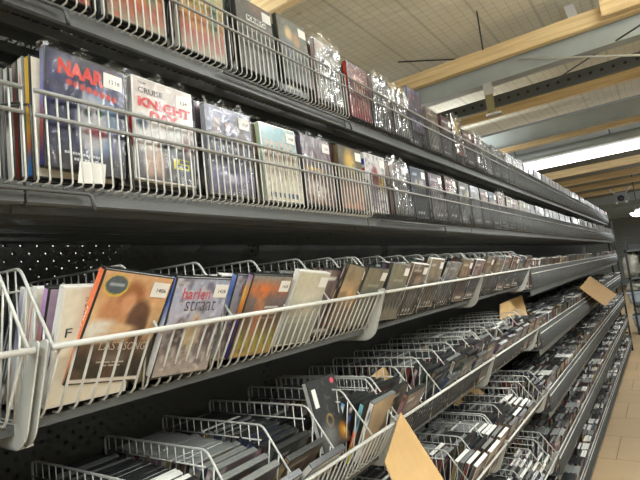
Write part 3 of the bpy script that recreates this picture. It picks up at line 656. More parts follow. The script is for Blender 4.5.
SPECS = []
for r in ROWZ:
    for b in BAYS:
        for s in range(6):
            tl = tilted(r, b); x0 = BX(b)+s/6+.012
            ov = S.get((r, b, s), [])
            whitep = .12
            if r <= 2 and b >= 3: whitep = .65
            if r >= 3 and b >= 1: whitep = .35
            if r == 3 and b >= 1: whitep = .6
            secwhite = rng.random() < whitep; secgrey = rng.random() < .22
            sag = rng.uniform(-4, 4)
            if tl:
                th = 27+sag; fz = -.098
                if r == 4 and b <= 0 and s <= 4: th = 46+sag; fz = -.098
                elif r >= 4 and rng.random() < .35: th = rng.uniform(30, 44)
                n = 40
                yb = YF[r]+.010+(-fz)*math.tan(math.radians(th))
            else:
                th = rng.uniform(-3, 5) if r <= 2 else rng.uniform(4, 20); fz = -.134 if r >= 3 else -.120
                yb = YF[r]+.012+max(0, .137*math.tan(math.radians(th)))
                n = (9 if b < 1 else 5) if r <= 2 else 40
            jx = rng.uniform(-.004, .008)
            y = yb; i = 0; drop = rng.uniform(0, .12) if r >= 4 else 0
            if r == 4 and b == 0 or r == 3: drop = 0
            if r == 3 and b == -1 and s >= 4: n = 0
            thb = rng.uniform(9, 15) if r >= 4 else th-6; yb += (rng.choice([0, 0, .02, .05, .09]) if (r >= 4 and b >= 1) else 0); phm = .07 if (tl and r == 3) else .0
            if (r, b, s) == (4, 0, 4): th = 55; thb = 30; y = YF[r]+.27
            if (r, b, s) == (4, 0, 5): th = 25; thb = 20
            if (r, b) == (2, -1) and s >= 4: n = 0
            if tl and r >= 4 and b >= 1 and rng.random() < .36: th = rng.uniform(58, 68); thb = th-8; y = YF[r]+.012+.098*math.tan(math.radians(th))
            while i < n:
                o = ov[i] if i < len(ov) else None
                t_ = (thb+(th-thb)*math.exp(-i/3.5) if tl else th)+rng.uniform(-1.2, 1.2)*(1 if i else 0)
                if o and o['th'] is not None: t_ = o['th']
                zt = HH*math.cos(math.radians(t_))
                if y+T*1.1 > 1.185-drop: break
                ca = secgrey and 'grey' or 'black'
                rr = rng.random()
                if secwhite and rr < .75 and (i < 7 or r <= 2): ca = 'white'
                elif rr < .06: ca = 'white'
                elif rr < (.16 if b < 1 else .3): ca = 'grey'
                g = rng.randrange(24); ph = rng.gauss(phm, .012); dx = jx+rng.uniform(-.003, .003)+(.012*max(0, rng.random()-.8)*4 if r >= 3 else 0); dz = 0.0005 if rng.random() < .8 else rng.uniform(0, .012)
                sd = dict(key=(r, b, s, i), cover=g, body=ca, x=x0+dx, y=y, z=ROWZ[r]+H+fz+dz, th=t_, ph=ph, o=o, bag=None, stk=None)
                if r <= 2 and i == 0 and not o:
                    if rng.random() < .4: sd['bag'] = rng.choice([0, 1, 2, 3, 'T0'])
                    if rng.random() < .6: sd['stk'] = ''
                if r == 3 and i == 0 and rng.random() < .5: sd['stk'] = ''
                if o:
                    sd.update(cover=o['cover'], body=o['body'], x=BX(b)+s/6+o['dx']+.008, z=ROWZ[r]+H+fz+o['dz'], ph=o['ph'], bag=o['bag'], stk=o['stk'])
                    if o['dy'] and i == 0 and o['th'] is not None and o['th'] < 0:
                        sd['y'] = .80
                    if o['ph'] > 0: sd['z'] += W*math.sin(o['ph'])*math.cos(math.radians(t_))
                elif ph > 0: sd['z'] += W*math.sin(ph)*math.cos(math.radians(t_))
                SPECS.append(sd)
                step = (T+.0006)/math.cos(math.radians(t_))
                if sd['bag'] is not None: step += .008
                if o and i and o['dy']: step += o['dy']
                if i == 0 and len(ov) > 1 and (r, b, s) == (4, 0, 5): step += .008
                if i == 0 and (r, b, s) == (4, 0, 4): step = -.0001
                if r >= 3 and rng.random() < .07: step += rng.uniform(.004, .02)
                if r >= 4 and b >= 1 and rng.random() < .05: step += rng.uniform(.02, .05)
                y += step
                i += 1
KEEP = set()
KEEP = set(tuple(int(v) for v in q.split(',')) for q in '''1,0,0,0;1,0,0,1;1,0,0,7;1,0,1,0;1,0,1,1;1,0,1,2;1,0,1,3;1,0,2,0;1,0,2,1;1,0,2,2;1,0,3,0;1,0,3,1;1,0,3,2;1,0,4,0;1,0,4,1;1,0,5,0;1,0,5,1;1,1,0,0;1,1,0,1;1,1,1,0;1,1,2,0;1,1,3,0;1,1,3,1;1,1,4,0;1,1,4,1;1,1,5,0;1,2,0,0;1,2,1,0;1,2,2,0;1,2,3,0;1,2,4,0;1,2,5,0;1,3,0,0;1,3,1,0;1,3,2,0;2,0,0,0;2,0,0,1;2,0,0,2;2,0,0,3;2,0,0,4;2,0,0,5;2,0,1,0;2,0,1,1;2,0,1,2;2,0,1,3;2,0,2,0;2,0,2,1;2,0,2,2;2,0,3,0;2,0,3,1;2,0,3,3;2,0,4,0;2,0,4,2;2,0,5,0;2,0,5,1;2,1,0,0;2,1,1,0;2,1,1,1;2,1,2,0;2,1,3,0;2,1,4,0;2,1,5,0;2,2,0,0;2,2,1,0;2,2,2,0;2,2,3,0;2,2,4,0;2,2,5,0;2,3,0,0;2,3,1,0;2,3,3,0;3,0,0,0;3,0,0,1;3,0,0,2;3,0,0,3;3,0,0,4;3,0,0,6;3,0,0,7;3,0,0,8;3,0,0,9;3,0,1,0;3,0,1,1;3,0,2,0;3,0,2,1;3,0,2,2;3,0,3,0;3,0,3,1;3,0,4,0;3,0,4,1;3,0,5,0;3,1,0,0;3,1,1,0;3,1,2,0;3,1,3,0;3,1,4,0;3,1,5,0;3,2,0,0;3,2,1,0;3,2,2,0;3,2,3,0;3,2,4,0;3,2,5,0;3,3,0,0;3,3,1,0;4,0,1,3;4,0,1,4;4,0,1,5;4,0,1,6;4,0,1,7;4,0,1,8;4,0,1,9;4,0,1,10;4,0,1,11;4,0,1,12;4,0,1,13;4,0,1,14;4,0,1,15;4,0,1,16;4,0,1,17;4,0,1,18;4,0,1,19;4,0,1,20;4,0,2,0;4,0,2,1;4,0,2,2;4,0,2,3;4,0,2,4;4,0,2,5;4,0,2,6;4,0,2,7;4,0,2,8;4,0,2,9;4,0,2,10;4,0,2,11;4,0,2,12;4,0,2,13;4,0,2,14;4,0,2,15;4,0,2,16;4,0,2,17;4,0,2,18;4,0,2,19;4,0,2,20;4,0,3,0;4,0,3,1;4,0,3,2;4,0,3,3;4,0,3,4;4,0,3,5;4,0,3,6;4,0,3,7;4,0,3,8;4,0,3,9;4,0,3,10;4,0,3,12;4,0,3,13;4,0,3,14;4,0,3,15;4,0,3,17;4,0,3,18;4,0,3,19;4,0,4,0;4,0,4,1;4,0,4,2;4,0,4,3;4,0,4,4;4,0,4,5;4,0,4,6;4,0,4,7;4,0,4,8;4,0,4,10;4,0,5,0;4,0,5,1;4,0,5,2;4,0,5,3;4,0,5,4;4,0,5,5;4,0,5,11;4,0,5,12;4,0,5,13;4,0,5,15;4,0,5,16;4,0,5,19;4,1,0,0;4,1,0,1;4,1,0,2;4,1,0,4;4,1,0,5;4,1,0,6;4,1,0,8;4,1,2,0;4,1,2,1;4,1,2,2;4,1,2,3;4,1,2,4;4,1,2,5;4,1,2,6;4,1,2,7;4,1,2,11;4,1,2,12;4,1,2,13;4,1,2,14;4,1,2,15;4,1,2,16;4,1,3,0;4,1,3,1;4,1,3,2;4,1,3,3;4,1,3,5;4,1,3,7;4,1,4,0;4,1,4,1;4,1,4,2;4,1,4,3;4,1,4,9;4,1,5,0;4,1,5,1;4,1,5,3;4,2,0,0;4,2,0,2;4,2,1,0;4,2,1,1;4,2,2,0;4,2,3,0;4,2,4,0;4,2,5,0;4,3,0,0;4,3,1,0;4,3,2,0;5,1,1,14;5,1,1,17;5,1,3,0;5,1,3,1;5,1,3,2;5,1,3,3;5,1,3,4;5,1,3,5;5,1,3,6;5,1,4,0;5,1,4,1;5,1,4,2;5,1,4,3;5,1,4,4;5,1,4,6;5,1,4,7;5,1,4,12;5,1,5,0;5,1,5,1;5,1,5,2;5,1,5,3;5,1,5,4;5,1,5,5;5,1,5,12;5,1,5,16;5,1,5,17;5,2,0,0;5,2,0,1;5,2,0,2;5,2,0,3;5,2,1,0;5,2,1,1;5,2,1,2;5,2,1,8;5,2,2,0;5,2,2,1;5,2,2,2;5,2,2,4;5,2,2,8;5,2,5,0;5,2,5,1;5,2,5,2;5,2,5,3;5,2,5,4;5,2,5,5;5,2,5,7;5,2,5,9;5,2,5,11;5,2,5,12;5,3,0,0;5,3,1,0;5,3,2,0;6,2,2,2;6,2,2,3;6,2,2,5;6,2,4,0;6,2,4,1;6,2,5,0;6,2,5,1;6,2,5,2;6,2,5,5;6,3,0,0;6,3,0,2;6,3,0,3;6,3,0,5;6,3,1,0;6,3,1,5;6,3,2,0;6,3,3,0;6,3,4,0;7,3,4,0'''.split(';'))
def case_matrix(sd):
    return Matrix.Translation((sd['x'], sd['y'], sd['z'])) @ Matrix.Rotation(math.radians(sd['th']), 4, 'X') @ Matrix.Rotation(sd['ph'], 4, 'Y')
GROUPN = {r: f"disc cases on the {ROWN[r]} shelf" for r in ROWZ}
BODYW = {'black': 'black', 'grey': 'smoke-grey', 'white': 'white'}
CASES = {}
rest = []
for sd in SPECS:
    k = sd['key']; special = sd['o'] is not None
    if not (k in KEEP or (not KEEP and (special and k[1] >= 0))):
        rest.append(sd); continue
    o = obj('dvd_case', BODY[sd['body']]); o.matrix_world = case_matrix(sd)
    if special: lab = sd['o']['label']
    else:
        pl = 'front' if k[3] == 0 else ORD[min(k[3], 27)]+' from front'
        lab = f"{BODYW[sd['body']]} case, {PAL[sd['cover'] % 12][1]} spine, {pl}, {ORD[k[2]]} stack, {BAYN[k[1]].replace('nearest full','nearest')} basket, {ROWN[k[0]]} shelf"
    tag(o, lab, 'disc case', GROUPN[k[0]])
    obj('printed_cover', SP[sd['cover']] if isinstance(sd['cover'], str) else GEN[sd['cover']], o)
    if sd['stk'] is not None: obj('price_sticker', STK[sd['stk']], o)
    if k == (4, 0, 4, 0): obj('price_sticker', sticker_mesh('', .018, .05, .012, .115), o)
    bg = sd['bag']
    if bg is not None: obj('plastic_sleeve', BAGT[int(bg[1])] if isinstance(bg, str) else BAGS[bg], o)
    CASES[o.name] = k
# every other case: one object
vs = []; fs = []; cs = []; STUFFKEY = []
PC = {'black': lin((42, 44, 43)), 'grey': lin((120, 122, 119)), 'white': lin((222, 222, 216))}
_r2 = random.Random(9)
NF = 0
for sd in rest:
    M4 = np.array(case_matrix(sd)); bc = PC[sd['body']]
    cv = sd['cover'] if not isinstance(sd['cover'], str) else 4
    c1 = PAL[cv % 12][0]; c2 = PAL[_r2.randrange(12)][0]; c3 = PAL[_r2.randrange(12)][0]
    mixc = lambda p, q, t: tuple(p[i]*(1-t)+q[i]*t for i in range(3))
    dk = lambda c: tuple(v*.58 for v in c); fr = [lin(dk(mixc(c1, c2, .5))), lin(dk(mixc(c3, c2, .3))), lin(dk(mixc(c1, (180, 180, 176), .3)))]
    spn = [lin(c1), lin((215, 213, 206) if sum(c1) < 330 else (60, 60, 64)), lin(c2)]
    def q(pts, col):
        global NF
        o = len(vs); vs.extend(pts); fs.append(tuple(range(o, o+4))); cs.extend([col]*4); STUFFKEY.append(sd['key'])
    L = []
    zz = [.003, .06, .13, HH-.003]
    X0, X1 = .0, W
    def Q(a, b, c, d, col): L.append(((a, b, c, d), col))
    Q((0, 0, 0), (0, T, 0), (W, T, 0), (W, 0, 0), bc); Q((0, 0, HH), (W, 0, HH), (W, T, HH), (0, T, HH), bc); Q((W, 0, 0), (W, T, 0), (W, T, HH), (W, 0, HH), bc)
    Q((W, T, 0), (0, T, 0), (0, T, HH), (W, T, HH), spn[0])
    Q((0, 0, 0), (W, 0, 0), (W, 0, zz[0]), (0, 0, zz[0]), bc); Q((0, 0, zz[3]), (W, 0, zz[3]), (W, 0, HH), (0, 0, HH), bc)
    Q((0, T, 0), (0, 0, 0), (0, 0, zz[0]), (0, T, zz[0]), bc); Q((0, T, zz[3]), (0, 0, zz[3]), (0, 0, HH), (0, T, HH), bc)
    for k in range(3):
        a, b_ = zz[k], zz[k+1]
        Q((0, 0, a), (W, 0, a), (W, 0, b_), (0, 0, b_), fr[k]); Q((0, T, a), (0, 0, a), (0, 0, b_), (0, T, b_), spn[k])
    A = np.array([p for l in L for p in l[0]]); A = A @ M4[:3, :3].T+M4[:3, 3]
    for j, l in enumerate(L): q([tuple(p) for p in A[j*4:j*4+4]], l[1])
me = bpy.data.meshes.new('dvd_cases'); me.from_pydata(vs, [], fs); me.materials.append(MT['cases'])
ca = me.color_attributes.new('Col', 'FLOAT_COLOR', 'POINT'); ca.data.foreach_set('color', np.array(cs, dtype=np.float32).ravel())
tag(obj('packed_disc_cases', me), 'thousands of disc cases packed in the baskets farther back and along the run', 'disc cases', None, 'stuff')

# ---------------------------------------------------------------- cardboard pieces
def sheet_pts(name, pts, label, thick=.004, mat_='card', flap=None):
    """a cardboard sheet through 4 corner points with real thickness and a slight curl"""
    p = [Vector(q) for q in pts]; n = (p[1]-p[0]).cross(p[3]-p[0]).normalized()
    N = 6; vs = []; fs = []
    for sgn in (0, 1):
        for j in range(N+1):
            for i in range(N+1):
                u = i/N; v = j/N
                q = (p[0]*(1-u)+p[1]*u)*(1-v)+(p[3]*(1-u)+p[2]*u)*v
                vs.append(q+n*(thick*sgn+.012*math.sin(PI*u)*math.sin(PI*v*.9)))
    m = MB(); K = (N+1)**2
    for j in range(N):
        for i in range(N):
            a = j*(N+1)+i; fs.append((a, a+N+1, a+N+2, a+1)); fs.append((a+K, a+1+K, a+N+2+K, a+N+1+K))
    m.add(vs, fs)
    ring = [i for i in range(N+1)]+[j*(N+1)+N for j in range(1, N+1)]+[N*(N+1)+i for i in range(N-1, -1, -1)]+[j*(N+1) for j in range(N-1, 0, -1)]
    m.m = 1
    L = len(ring); m.f.extend([(ring[i], ring[(i+1) % L], ring[(i+1) % L]+K, ring[i]+K) for i in range(L)]); m.mi.extend([1]*L); m.smooth.extend([False]*L)
    o = obj(name, m.mesh(name, [MT['card'], MT['cardedge']])); return tag(o, label, 'cardboard', 'loose cardboard pieces in the baskets')
def at_y(px, py, y):
    v = R @ _d(px, py); v = v*y/v[1]; return (v[0], v[1], v[2]+H)
sheet_pts('cardboard_sheet', [at_y(401, 412, .695), at_y(444, 480, .61), at_y(405, 505, .62), at_y(385, 462, .69)], 'tan cardboard sheet hanging over the fourth shelf rail beside the bright spines')
sheet_pts('cardboard_divider', [at_y(384, 366, .89), at_y(395, 384, .82), at_y(385, 402, .84), at_y(358, 386, .92)], 'small cardboard divider standing behind the bright spined cases on the fourth shelf')
sheet_pts('cardboard_divider', [at_y(500, 304, .90), at_y(522, 295, .84), at_y(532, 332, .78), at_y(500, 330, .86)], 'brown cardboard divider in the third basket of the fourth shelf')
sheet_pts('cardboard_sheet', [at_y(453, 404, 1.03), at_y(474, 383, 1.03), at_y(487, 396, 1.01), at_y(466, 411, 1.01)], 'shaded brown cardboard below the fourth shelf, above the bagged cases')
root = empty('cardboard_box', at_y(590, 290, .71), 'open cardboard box flaps sticking out of the far fourth shelf baskets', 'cardboard box')
def box_flap(name, pts):
    o = sheet_pts(name, pts, None); 
    for k in ('category', 'group'): del o[k]
    mw = Matrix.Translation(-root.location)
    o.data.transform(mw); o.parent = root
box_flap('flap', [at_y(590, 276, .70), at_y(617, 295, .58), at_y(605, 306, .58), at_y(580, 288, .70)])
box_flap('flap', [at_y(577, 287, .80), at_y(592, 284, .70), at_y(595, 298, .70), at_y(588, 300, .78)])

_a = Vector(at_y(80, 161, .7165)); _b = Vector(at_y(106, 164.5, .7165)); _c = Vector(at_y(105, 184, .7165)); _e = Vector(at_y(78, 183, .7165))
m = MB(); _q = [v-_e for v in (_e, _c, _b, _a)]; m.add([tuple(v) for v in _q]+[tuple(v+Vector((0, .0008, 0))) for v in _q], [(0, 1, 2, 3), (7, 6, 5, 4), (0, 4, 5, 1), (1, 5, 6, 2), (2, 6, 7, 3), (3, 7, 4, 0)])
tag(obj('paper_card', m.mesh('paper_card', MT['sticker']), None, _e), 'blank white card tucked behind the wires before the blue horror case', 'card')
# ---------------------------------------------------------------- setting
def struct(name, m, mat_, loc=(0, 0, 0)):
    o = obj(name, m.mesh(name, mat_), None, loc); o['kind'] = 'structure'; return o
ZC = H+2.02
m = MB(); m.box(-4, 30, -3, 3.4, -.05, 0); struct('floor', m, MT['floor'])
m = MB(); m.box(-4, 7.7, -3, 3.4, ZC, ZC+.05); struct('ceiling', m, MT['insul'])
m = MB(); m.box(7.7, 30, -3, 3.4, ZC, ZC+.05); struct('ceiling', m, MT['sheet'])
m = MB(); m.box(30, 30.1, -3, 3.4, 0, ZC); struct('wall_far', m, MT['corr'])
m = MB(); m.box(-4.1, -4, -3, 3.4, 0, ZC); struct('wall_near', m, MT['wall'])
m = MB(); m.box(-4, 30, -3.1, -3, 0, ZC); struct('bounce_wall_right', m, MT['wall'])  # unseen wall added to bounce light, where more shelving would stand
m = MB(); m.box(-4, 30, 3.4, 3.5, 0, ZC); struct('wall_left', m, MT['wall'])

def beam(name, x0, x1, z0, z1, label, cat, matn, group, y0=-3, y1=3.4, shape='box'):
    m = MB(); hx = (x1-x0)/2; hz = (z1-z0)/2
    if shape == 'box':
        m.prism(round_poly([(-hx, -hz), (hx, -hz), (hx, hz), (-hx, hz)], .004, 1), 'y', y0, y1)
    elif shape == 'C':
        t = .006; m.prism([(-hx, -hz), (-hx-.03, -hz), (-hx-.03, -hz+t*2), (-hx, -hz+t*2), (-hx, hz), (hx, hz), (hx, hz-t), (-hx+t, hz-t), (-hx+t, -hz+t), (hx, -hz+t), (hx, -hz)], 'y', y0, y1)
    elif shape == 'pipe':
        m.tube([(0, y0, 0), (0, y1, 0)], hz, 12)
    return tag(obj(name, m.mesh(name, MT[matn]), None, ((x0+x1)/2, 0, H+(z0+z1)/2)), label, cat, group)
TB = 'timber battens under the roof'; SB = 'steel purlins under the roof'
beam('timber_beam', 2.27, 2.34, 1.70, 1.83, 'nearest timber batten, its lit end visible above the top shelf', 'timber beam', 'timber', TB)
beam('timber_beam', 4.18, 4.25, 1.70, 1.825, 'long pale timber batten crossing the upper right, largest one', 'timber beam', 'timber', TB)
beam('steel_beam', 4.27, 4.36, 1.545, 1.75, 'blue grey steel beam directly below the largest timber batten', 'steel beam', 'galv', SB, shape='C')
beam('perforated_beam', 5.08, 5.12, 1.585, 1.705, 'dark steel beam with a line of round holes', 'steel beam', 'perf', None)
beam('timber_beam', 5.56, 5.63, 1.635, 1.755, 'timber batten just beyond the perforated steel beam', 'timber beam', 'timber', TB)
beam('steel_beam', 6.86, 6.95, 1.575, 1.77, 'second blue grey steel beam, between two timber battens', 'steel beam', 'galv', SB, shape='C')
beam('timber_beam', 7.15, 7.22, 1.555, 1.66, 'timber batten under the second blue grey steel beam', 'timber beam', 'timber', TB)
beam('pipe', 8.04, 8.16, 1.55, 1.67, 'round grey pipe running in front of the bright strip light', 'pipe', 'galv', None, shape='pipe')
for y_ in (-1.6, .4, 1.7):
    m = MB(); m.tube([(8.1, y_, H+1.66), (8.1, y_, ZC)], .008, 6); tag(obj('pipe_hanger', m.mesh('pipe_hanger', MT['upright'])), 'thin rod holding up the round grey pipe', 'rod', 'rods holding the round pipe')
beam('timber_beam', 10.95, 11.02, 1.61, 1.755, 'timber batten first beyond the bright strip light', 'timber beam', 'timber', TB)
beam('timber_beam', 12.45, 12.52, 1.61, 1.74, 'timber batten second beyond the bright strip light', 'timber beam', 'timber', TB)
beam('timber_beam', 13.9, 13.97, 1.61, 1.73, 'timber batten third beyond the bright strip light', 'timber beam', 'timber', TB)
beam('timber_beam', 15.6, 15.67, 1.61, 1.72, 'farthest timber batten, beside the ceiling heater', 'timber beam', 'timber', TB)
for k, x in enumerate((17.5, 20.0, 23.0, 26.5)):
    beam('steel_beam', x, x+.12, 1.5, 1.72, f'{("dim", "second dim", "third dim", "last dim")[k]} steel beam far back beyond all the timber battens', 'steel beam', 'galv', SB, shape='C')
# sleeve joint of two timber lengths
beam('timber_beam', 4.10, 4.17, 1.71, 1.835, 'short overlapping timber length spliced onto the largest batten at right', 'timber beam', 'timber', TB, y0=-3, y1=.13)
def rod(name, p, q, r, label, mt='upright'):
    m = MB(); m.tube([p, q], r, 6); return tag(obj(name, m.mesh(name, MT[mt])), label, 'rod')
def onz(px, py, z):
    v = R @ _d(px, py); v = v*z/v[2]; return (v[0], v[1], v[2]+H)
def onx(px, py, x):
    v = R @ _d(px, py); v = v*x/v[0]; return (v[0], v[1], v[2]+H)
rod('hanger_rod', onx(475, 0, 3.9), onx(483, 50, 3.9), .006, 'thin dark hanger rod coming down in front of the quilted roof')
rod('cable', onz(398, 62, 2.015), onz(462, 59, 2.015), .006, 'thin dark cable stretched below the quilted roof, left of the hanger rod')
rod('conduit', onx(518, 59, 4.234), onx(645, 55, 4.234), .008, 'thin pale conduit across the blue grey steel beam', 'lampbody')
rod('brace_rod', onx(552, 82, 4.9), onx(648, 20, 4.0), .007, 'thin diagonal brace rod above the perforated beam')
def brace(p, q, w, label, mt):
    m = MB(); p = Vector(p); q = Vector(q); d = (q-p).normalized(); u = Vector((0, 1, 0)); u = (u-d*u.dot(d)).normalized(); n = d.cross(u)
    c = []
    for e in (p, q):
        for a, b in ((-1, -1), (1, -1), (1, 1), (-1, 1)): c.append(e+u*w*a+n*w*.25*b)
    m.add(c, [(3, 2, 1, 0), (4, 5, 6, 7), (0, 1, 5, 4), (1, 2, 6, 5), (2, 3, 7, 6), (3, 0, 4, 7)])
    c2 = [v+n*w for v in c]
    return tag(obj('strut', m.mesh('strut', MT[mt])), label, 'strut')
brace(onx(563, -8, 4.4), onx(588, 54, 4.4), .035, 'pale steel strut dropping behind the largest timber batten', 'lampbody')
hg = empty('hanging_bracket', onx(488, 92, 4.2), 'pale bracket clamped to the steel beam with a small hooked foot', 'bracket')
def hpart(name, p, q, w, mt, x=4.2):
    a = Vector(onx(*p, x))-hg.location; c = Vector(onx(*q, x))-hg.location; m = MB()
    m.box(-.012+a.x, .012+a.x, 0, 0, 0, 0) if False else None
    lo = min(a.z, c.z); hi = max(a.z, c.z); y = (a.y+c.y)/2
    m.box(a.x-.012, a.x+.012, y-w, y+w, lo, hi); m.box(a.x-.012, a.x+.03, y-w-.008, y-w, lo, hi)
    obj(name, m.mesh(name, MT[mt]), hg)
hpart('clamp', (486, 84), (489, 95), .03, 'lampbody'); hpart('strap', (488, 95), (491, 112), .024, 'olive')
m = MB(); a = Vector(onx(494, 113, 4.2))-hg.location; m.box(a.x-.03, a.x+.05, a.y-.06, a.y+.06, a.z-.02, a.z+.0); obj('foot', m.mesh('foot', MT['lampbody']), hg)
# strip lights
def strip(x, z, y0, y1, label, watt, up=.28):
    o = empty('strip_light', (x, (y0+y1)/2, H+z), label, 'strip light', 'fluorescent strip lights under the roof'); L = (y1-y0)/2
    m = MB(); m.box(-.045, .045, -L, L, .16, .22); obj('housing', m.mesh('housing', MT['lampbody']), o)
    m = MB(); m.prism(round_poly([(-.10, .14), (-.08, .02), (.08, .02), (.10, .14)], .03, 3), 'y', -L+.01, L-.01); obj('diffuser', m.mesh('diffuser', MT['tube']), o)
    for e in (-L, L-.01):
        m = MB(); m.prism([(-.105, .165), (-.085, -.005), (.085, -.005), (.105, .165)], 'y', e, e+.01); obj('end_cap', m.mesh('end_cap', MT['lampbody']), o)
    for e in (-L*.6, L*.6):
        m = MB(); m.tube([(0, e, .21), (0, e, ZC-H-z+.002)], .006, 5); obj('suspension_rod', m.mesh('suspension_rod', MT['upright']), o)
    for k, (dz, rx, fr) in enumerate(((-.02, 0, 1-up), (.235, PI, up))):  # second, upward area light is added over the housing to brighten the ceiling
        ld = bpy.data.lights.new('strip', 'AREA'); ld.shape = 'RECTANGLE'; ld.size = .18; ld.size_y = 2*L; ld.energy = watt*fr; ld.color = (.95, .99, 1.0)
        lo = bpy.data.objects.new('strip_glow', ld); COL.objects.link(lo); lo.location = (x, (y0+y1)/2, H+z+dz); lo.rotation_euler = (rx, 0, 0)
    return o
#@LIGHTS@
strip(-.9, 1.3, -2.6, .2, 'strip light above and behind the viewer, over the near aisle', 150, .5)
strip(2.6, 1.3, -2.6, -.3, 'strip light over the aisle just above the picture', 190, .5)
o9 = strip(9.3, 1.57, -2.8, 3.3, 'long bright strip light beyond the round pipe', 170, .02)
strip(15.8, 1.57, -2.6, -.4, 'unseen strip light added to brighten the far aisle', 150, .1)  # added out of view, only to light the far stretch of aisle
strip(22, 1.5, -2.6, -.6, 'unseen strip light added to brighten the end wall', 170, .1)  # likewise added out of view, to light the end wall
strip(1.5, 1.2, 1.8, 3.2, 'strip light over the next aisle behind the shelving', 90, .2)
strip(6.5, 1.2, 1.8, 3.2, 'second strip light over the next aisle behind the shelving', 80, .2)
# ceiling heater
P0 = Vector(onx(621, 197, 12.6))
ht = empty('ceiling_heater', P0, 'small dark heater unit hanging below the far timber battens', 'heater'); ht.scale = (.75, .75, .75)
m = MB(); m.prism(round_poly([(-.17, -.06), (-.11, -.17), (.11, -.17), (.17, -.06), (.13, .13), (-.13, .13)], .03, 3), 'x', -.15, .15); obj('body', m.mesh('body', MT['shelf']), ht)
m = MB(); m.tube([(-.155, 0, -.05), (-.16, 0, -.05)], .09, 14); obj('fan_grille', m.mesh('fan_grille', MT['upright']), ht)
for s_ in (-1, 1):
    m = MB(); m.tube([(0, s_*.13, .1), (0, s_*.26, .28)], .02, 6); obj('bracket', m.mesh('bracket', MT['lampbody']), ht)
    m = MB(); m.tube([(-.16, s_*.12, -.14), (-.16, s_*.12, -.20)], .035, 8); obj('nozzle', m.mesh('nozzle', MT['lampbody']), ht)
# white lamp far right
P1 = Vector(onx(638, 213, 14.5))
fl = empty('dome_lamp', P1, 'small glowing dome lamp at the far right', 'lamp')
m = MB(); m.tube([(0, 0, .12), (0, 0, .08), (0, 0, .02)], .06, 12); obj('cap', m.mesh('cap', MT['lampbody']), fl)
m = MB()
n = 12; vv = []; ff = []
for j in range(6):
    a = j/5*PI/2
    for i in range(n): vv.append((.17*math.cos(a)*math.cos(2*PI*i/n), .17*math.cos(a)*math.sin(2*PI*i/n), .02-.11*math.sin(a)))
for j in range(5):
    for i in range(n): ff.append((j*n+i, j*n+(i+1) % n, (j+1)*n+(i+1) % n, (j+1)*n+i))
m.add(vv, ff, True); obj('dome', m.mesh('dome', MT['tube']), fl)

m = MB(); m.tube([(0, 0, .10), (0, 0, ZC-P1[2])], .01, 6); obj('suspension_rod', m.mesh('suspension_rod', MT['upright']), fl)
# storage rack across the end of the aisle
XR = 12.2
rk = empty('storage_rack', (XR, -1, 0), 'grey open rack standing across the end of the aisle', 'storage rack')
for z in (.16, .66, 1.20, 1.78):
    m = MB(); m.box(0, .6, -1.6, 1.7, z-.04, z); obj('shelf', m.mesh('shelf', MT['shelf']), rk)
for y in (-1.62, -.35, .86, 1.7):
    for x in (0, .57):
        m = MB(); m.box(x, x+.04, y-.04, y, 0, 2.0); obj('post', m.mesh('post', MT['upright']), rk)
m = MB(); m.box(.6, .61, -1.6, 1.7, .1, 1.9); obj('back_sheet', m.mesh('back_sheet', MT['shelfdark']), rk)
def crumple(name, loc, sx, sy, sz, seed, mt, label, cat, group=None):
    nu, nv = 16, 10; vv = []; ff = []
    rs = np.random.RandomState(seed)
    for j in range(nv+1):
        a = -PI/2+PI*j/nv
        for i in range(nu):
            t = 2*PI*i/nu; k = .6+.75*float(vnoise(np.array(i/nu), np.array(j/nv), 9, seed))
            if i == 0: k0 = k
            vv.append((sx*k*math.cos(a)*math.cos(t), sy*k*math.cos(a)*math.sin(t), sz*(k*math.sin(a)+.75 if j > nv*.3 else 0.0)))
    for j in range(nv):
        for i in range(nu): ff.append((j*nu+i, j*nu+(i+1) % nu, (j+1)*nu+(i+1) % nu, (j+1)*nu+i))
    m = MB(); m.add(vv, ff, True); m_ = m.mesh(name, MT[mt]); return tag(obj(name, m_, None, loc), label, cat, group)
MT['bagopaque'] = mat('pale_bag', (186, 184, 170), .25, noise=.45, nscale=9, bump=1, bscale=9, bdist=.05)
MT['bagdark'] = mat('dark_bag', (70, 66, 62), .3, noise=.4, nscale=9, bump=1, bscale=9, bdist=.05)
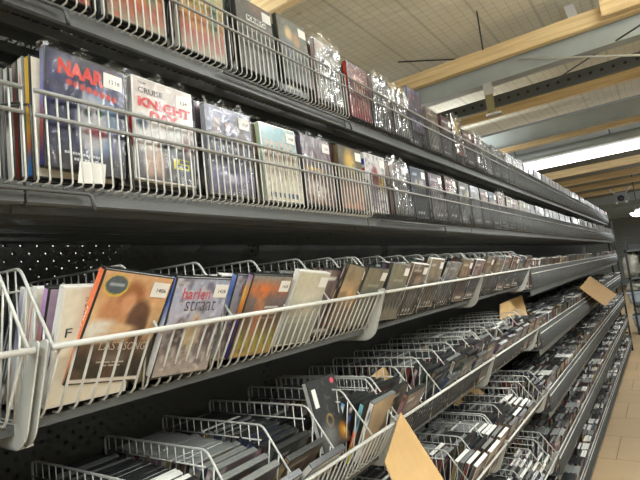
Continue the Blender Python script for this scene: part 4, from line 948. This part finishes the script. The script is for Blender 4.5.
for k, (y, z, sx, sy, sz, mt, lab) in enumerate([(.62, 1.2, .22, .17, .30, 'bagopaque', 'pale crumpled bag on the second rack shelf, beside the end posts'), (.28, 1.2, .22, .19, .26, 'bagopaque', 'second pale bag on the rack, right of the first'), (.42, 1.2, .14, .1, .12, 'bagdark', 'dark bundle between the two pale bags on the rack'),
                                           (.6, .91, .2, .2, .12, 'bagopaque', 'flat pale bag on top of the upper grey bin'), (.22, .91, .2, .18, .10, 'bagopaque', 'flat pale bag at the right on the upper grey bin'), (.5, .40, .2, .2, .14, 'bagopaque', 'pale bag heaped above the lower grey bin')]):
    crumple('plastic_bag', (XR+.28, y, z), sx, sy, sz, k+3, mt, lab, 'plastic bag', 'bags on the end rack')
def bin_(y, z, w, h, label):
    b = empty('storage_bin', (XR+.05, y, z), label, 'storage bin', 'grey bins on the end rack')
    m = MB(); m.prism(round_poly([(-w*.9, 0), (w*.9, 0), (w, h), (w-.012, h), (w*.9-.012, .012), (-w*.9+.012, .012), (-w+.012, h), (-w, h)], .008, 2), 'x', 0, .42); m.prism([(-w*.9, 0), (w*.9, 0), (w, h), (-w, h)], 'x', 0, .012); m.prism([(-w*.9, 0), (w*.9, 0), (w, h), (-w, h)], 'x', .408, .42)
    obj('body', m.mesh('body', MT['binblue']), b)
    m = MB(); m.box(-.02, .0, -w-.015, w+.015, h-.04, h); obj('rim', m.mesh('rim', MT['binblue']), b)
bin_(.42, .66, .36, .24, 'wide grey bin on the third rack shelf'); bin_(.42, .16, .34, .24, 'blue grey bin on the lowest rack shelf')
m = MB(); m.box(-.3, .1, -.3, .3, 0, .28); m.box(-.31, .11, -.31, .31, .28, .29)
tag(obj('brown_carton', m.mesh('brown_carton', MT['brown']), None, (XR-.6, -.1, 0)), 'dark brown carton on the floor before the end rack', 'carton')

# world: dim grey, the room is closed
w = bpy.data.worlds.new('world'); SC.world = w; w.use_nodes = True
w.node_tree.nodes['Background'].inputs[0].default_value = (.8, .85, .9, 1); w.node_tree.nodes['Background'].inputs[1].default_value = .05
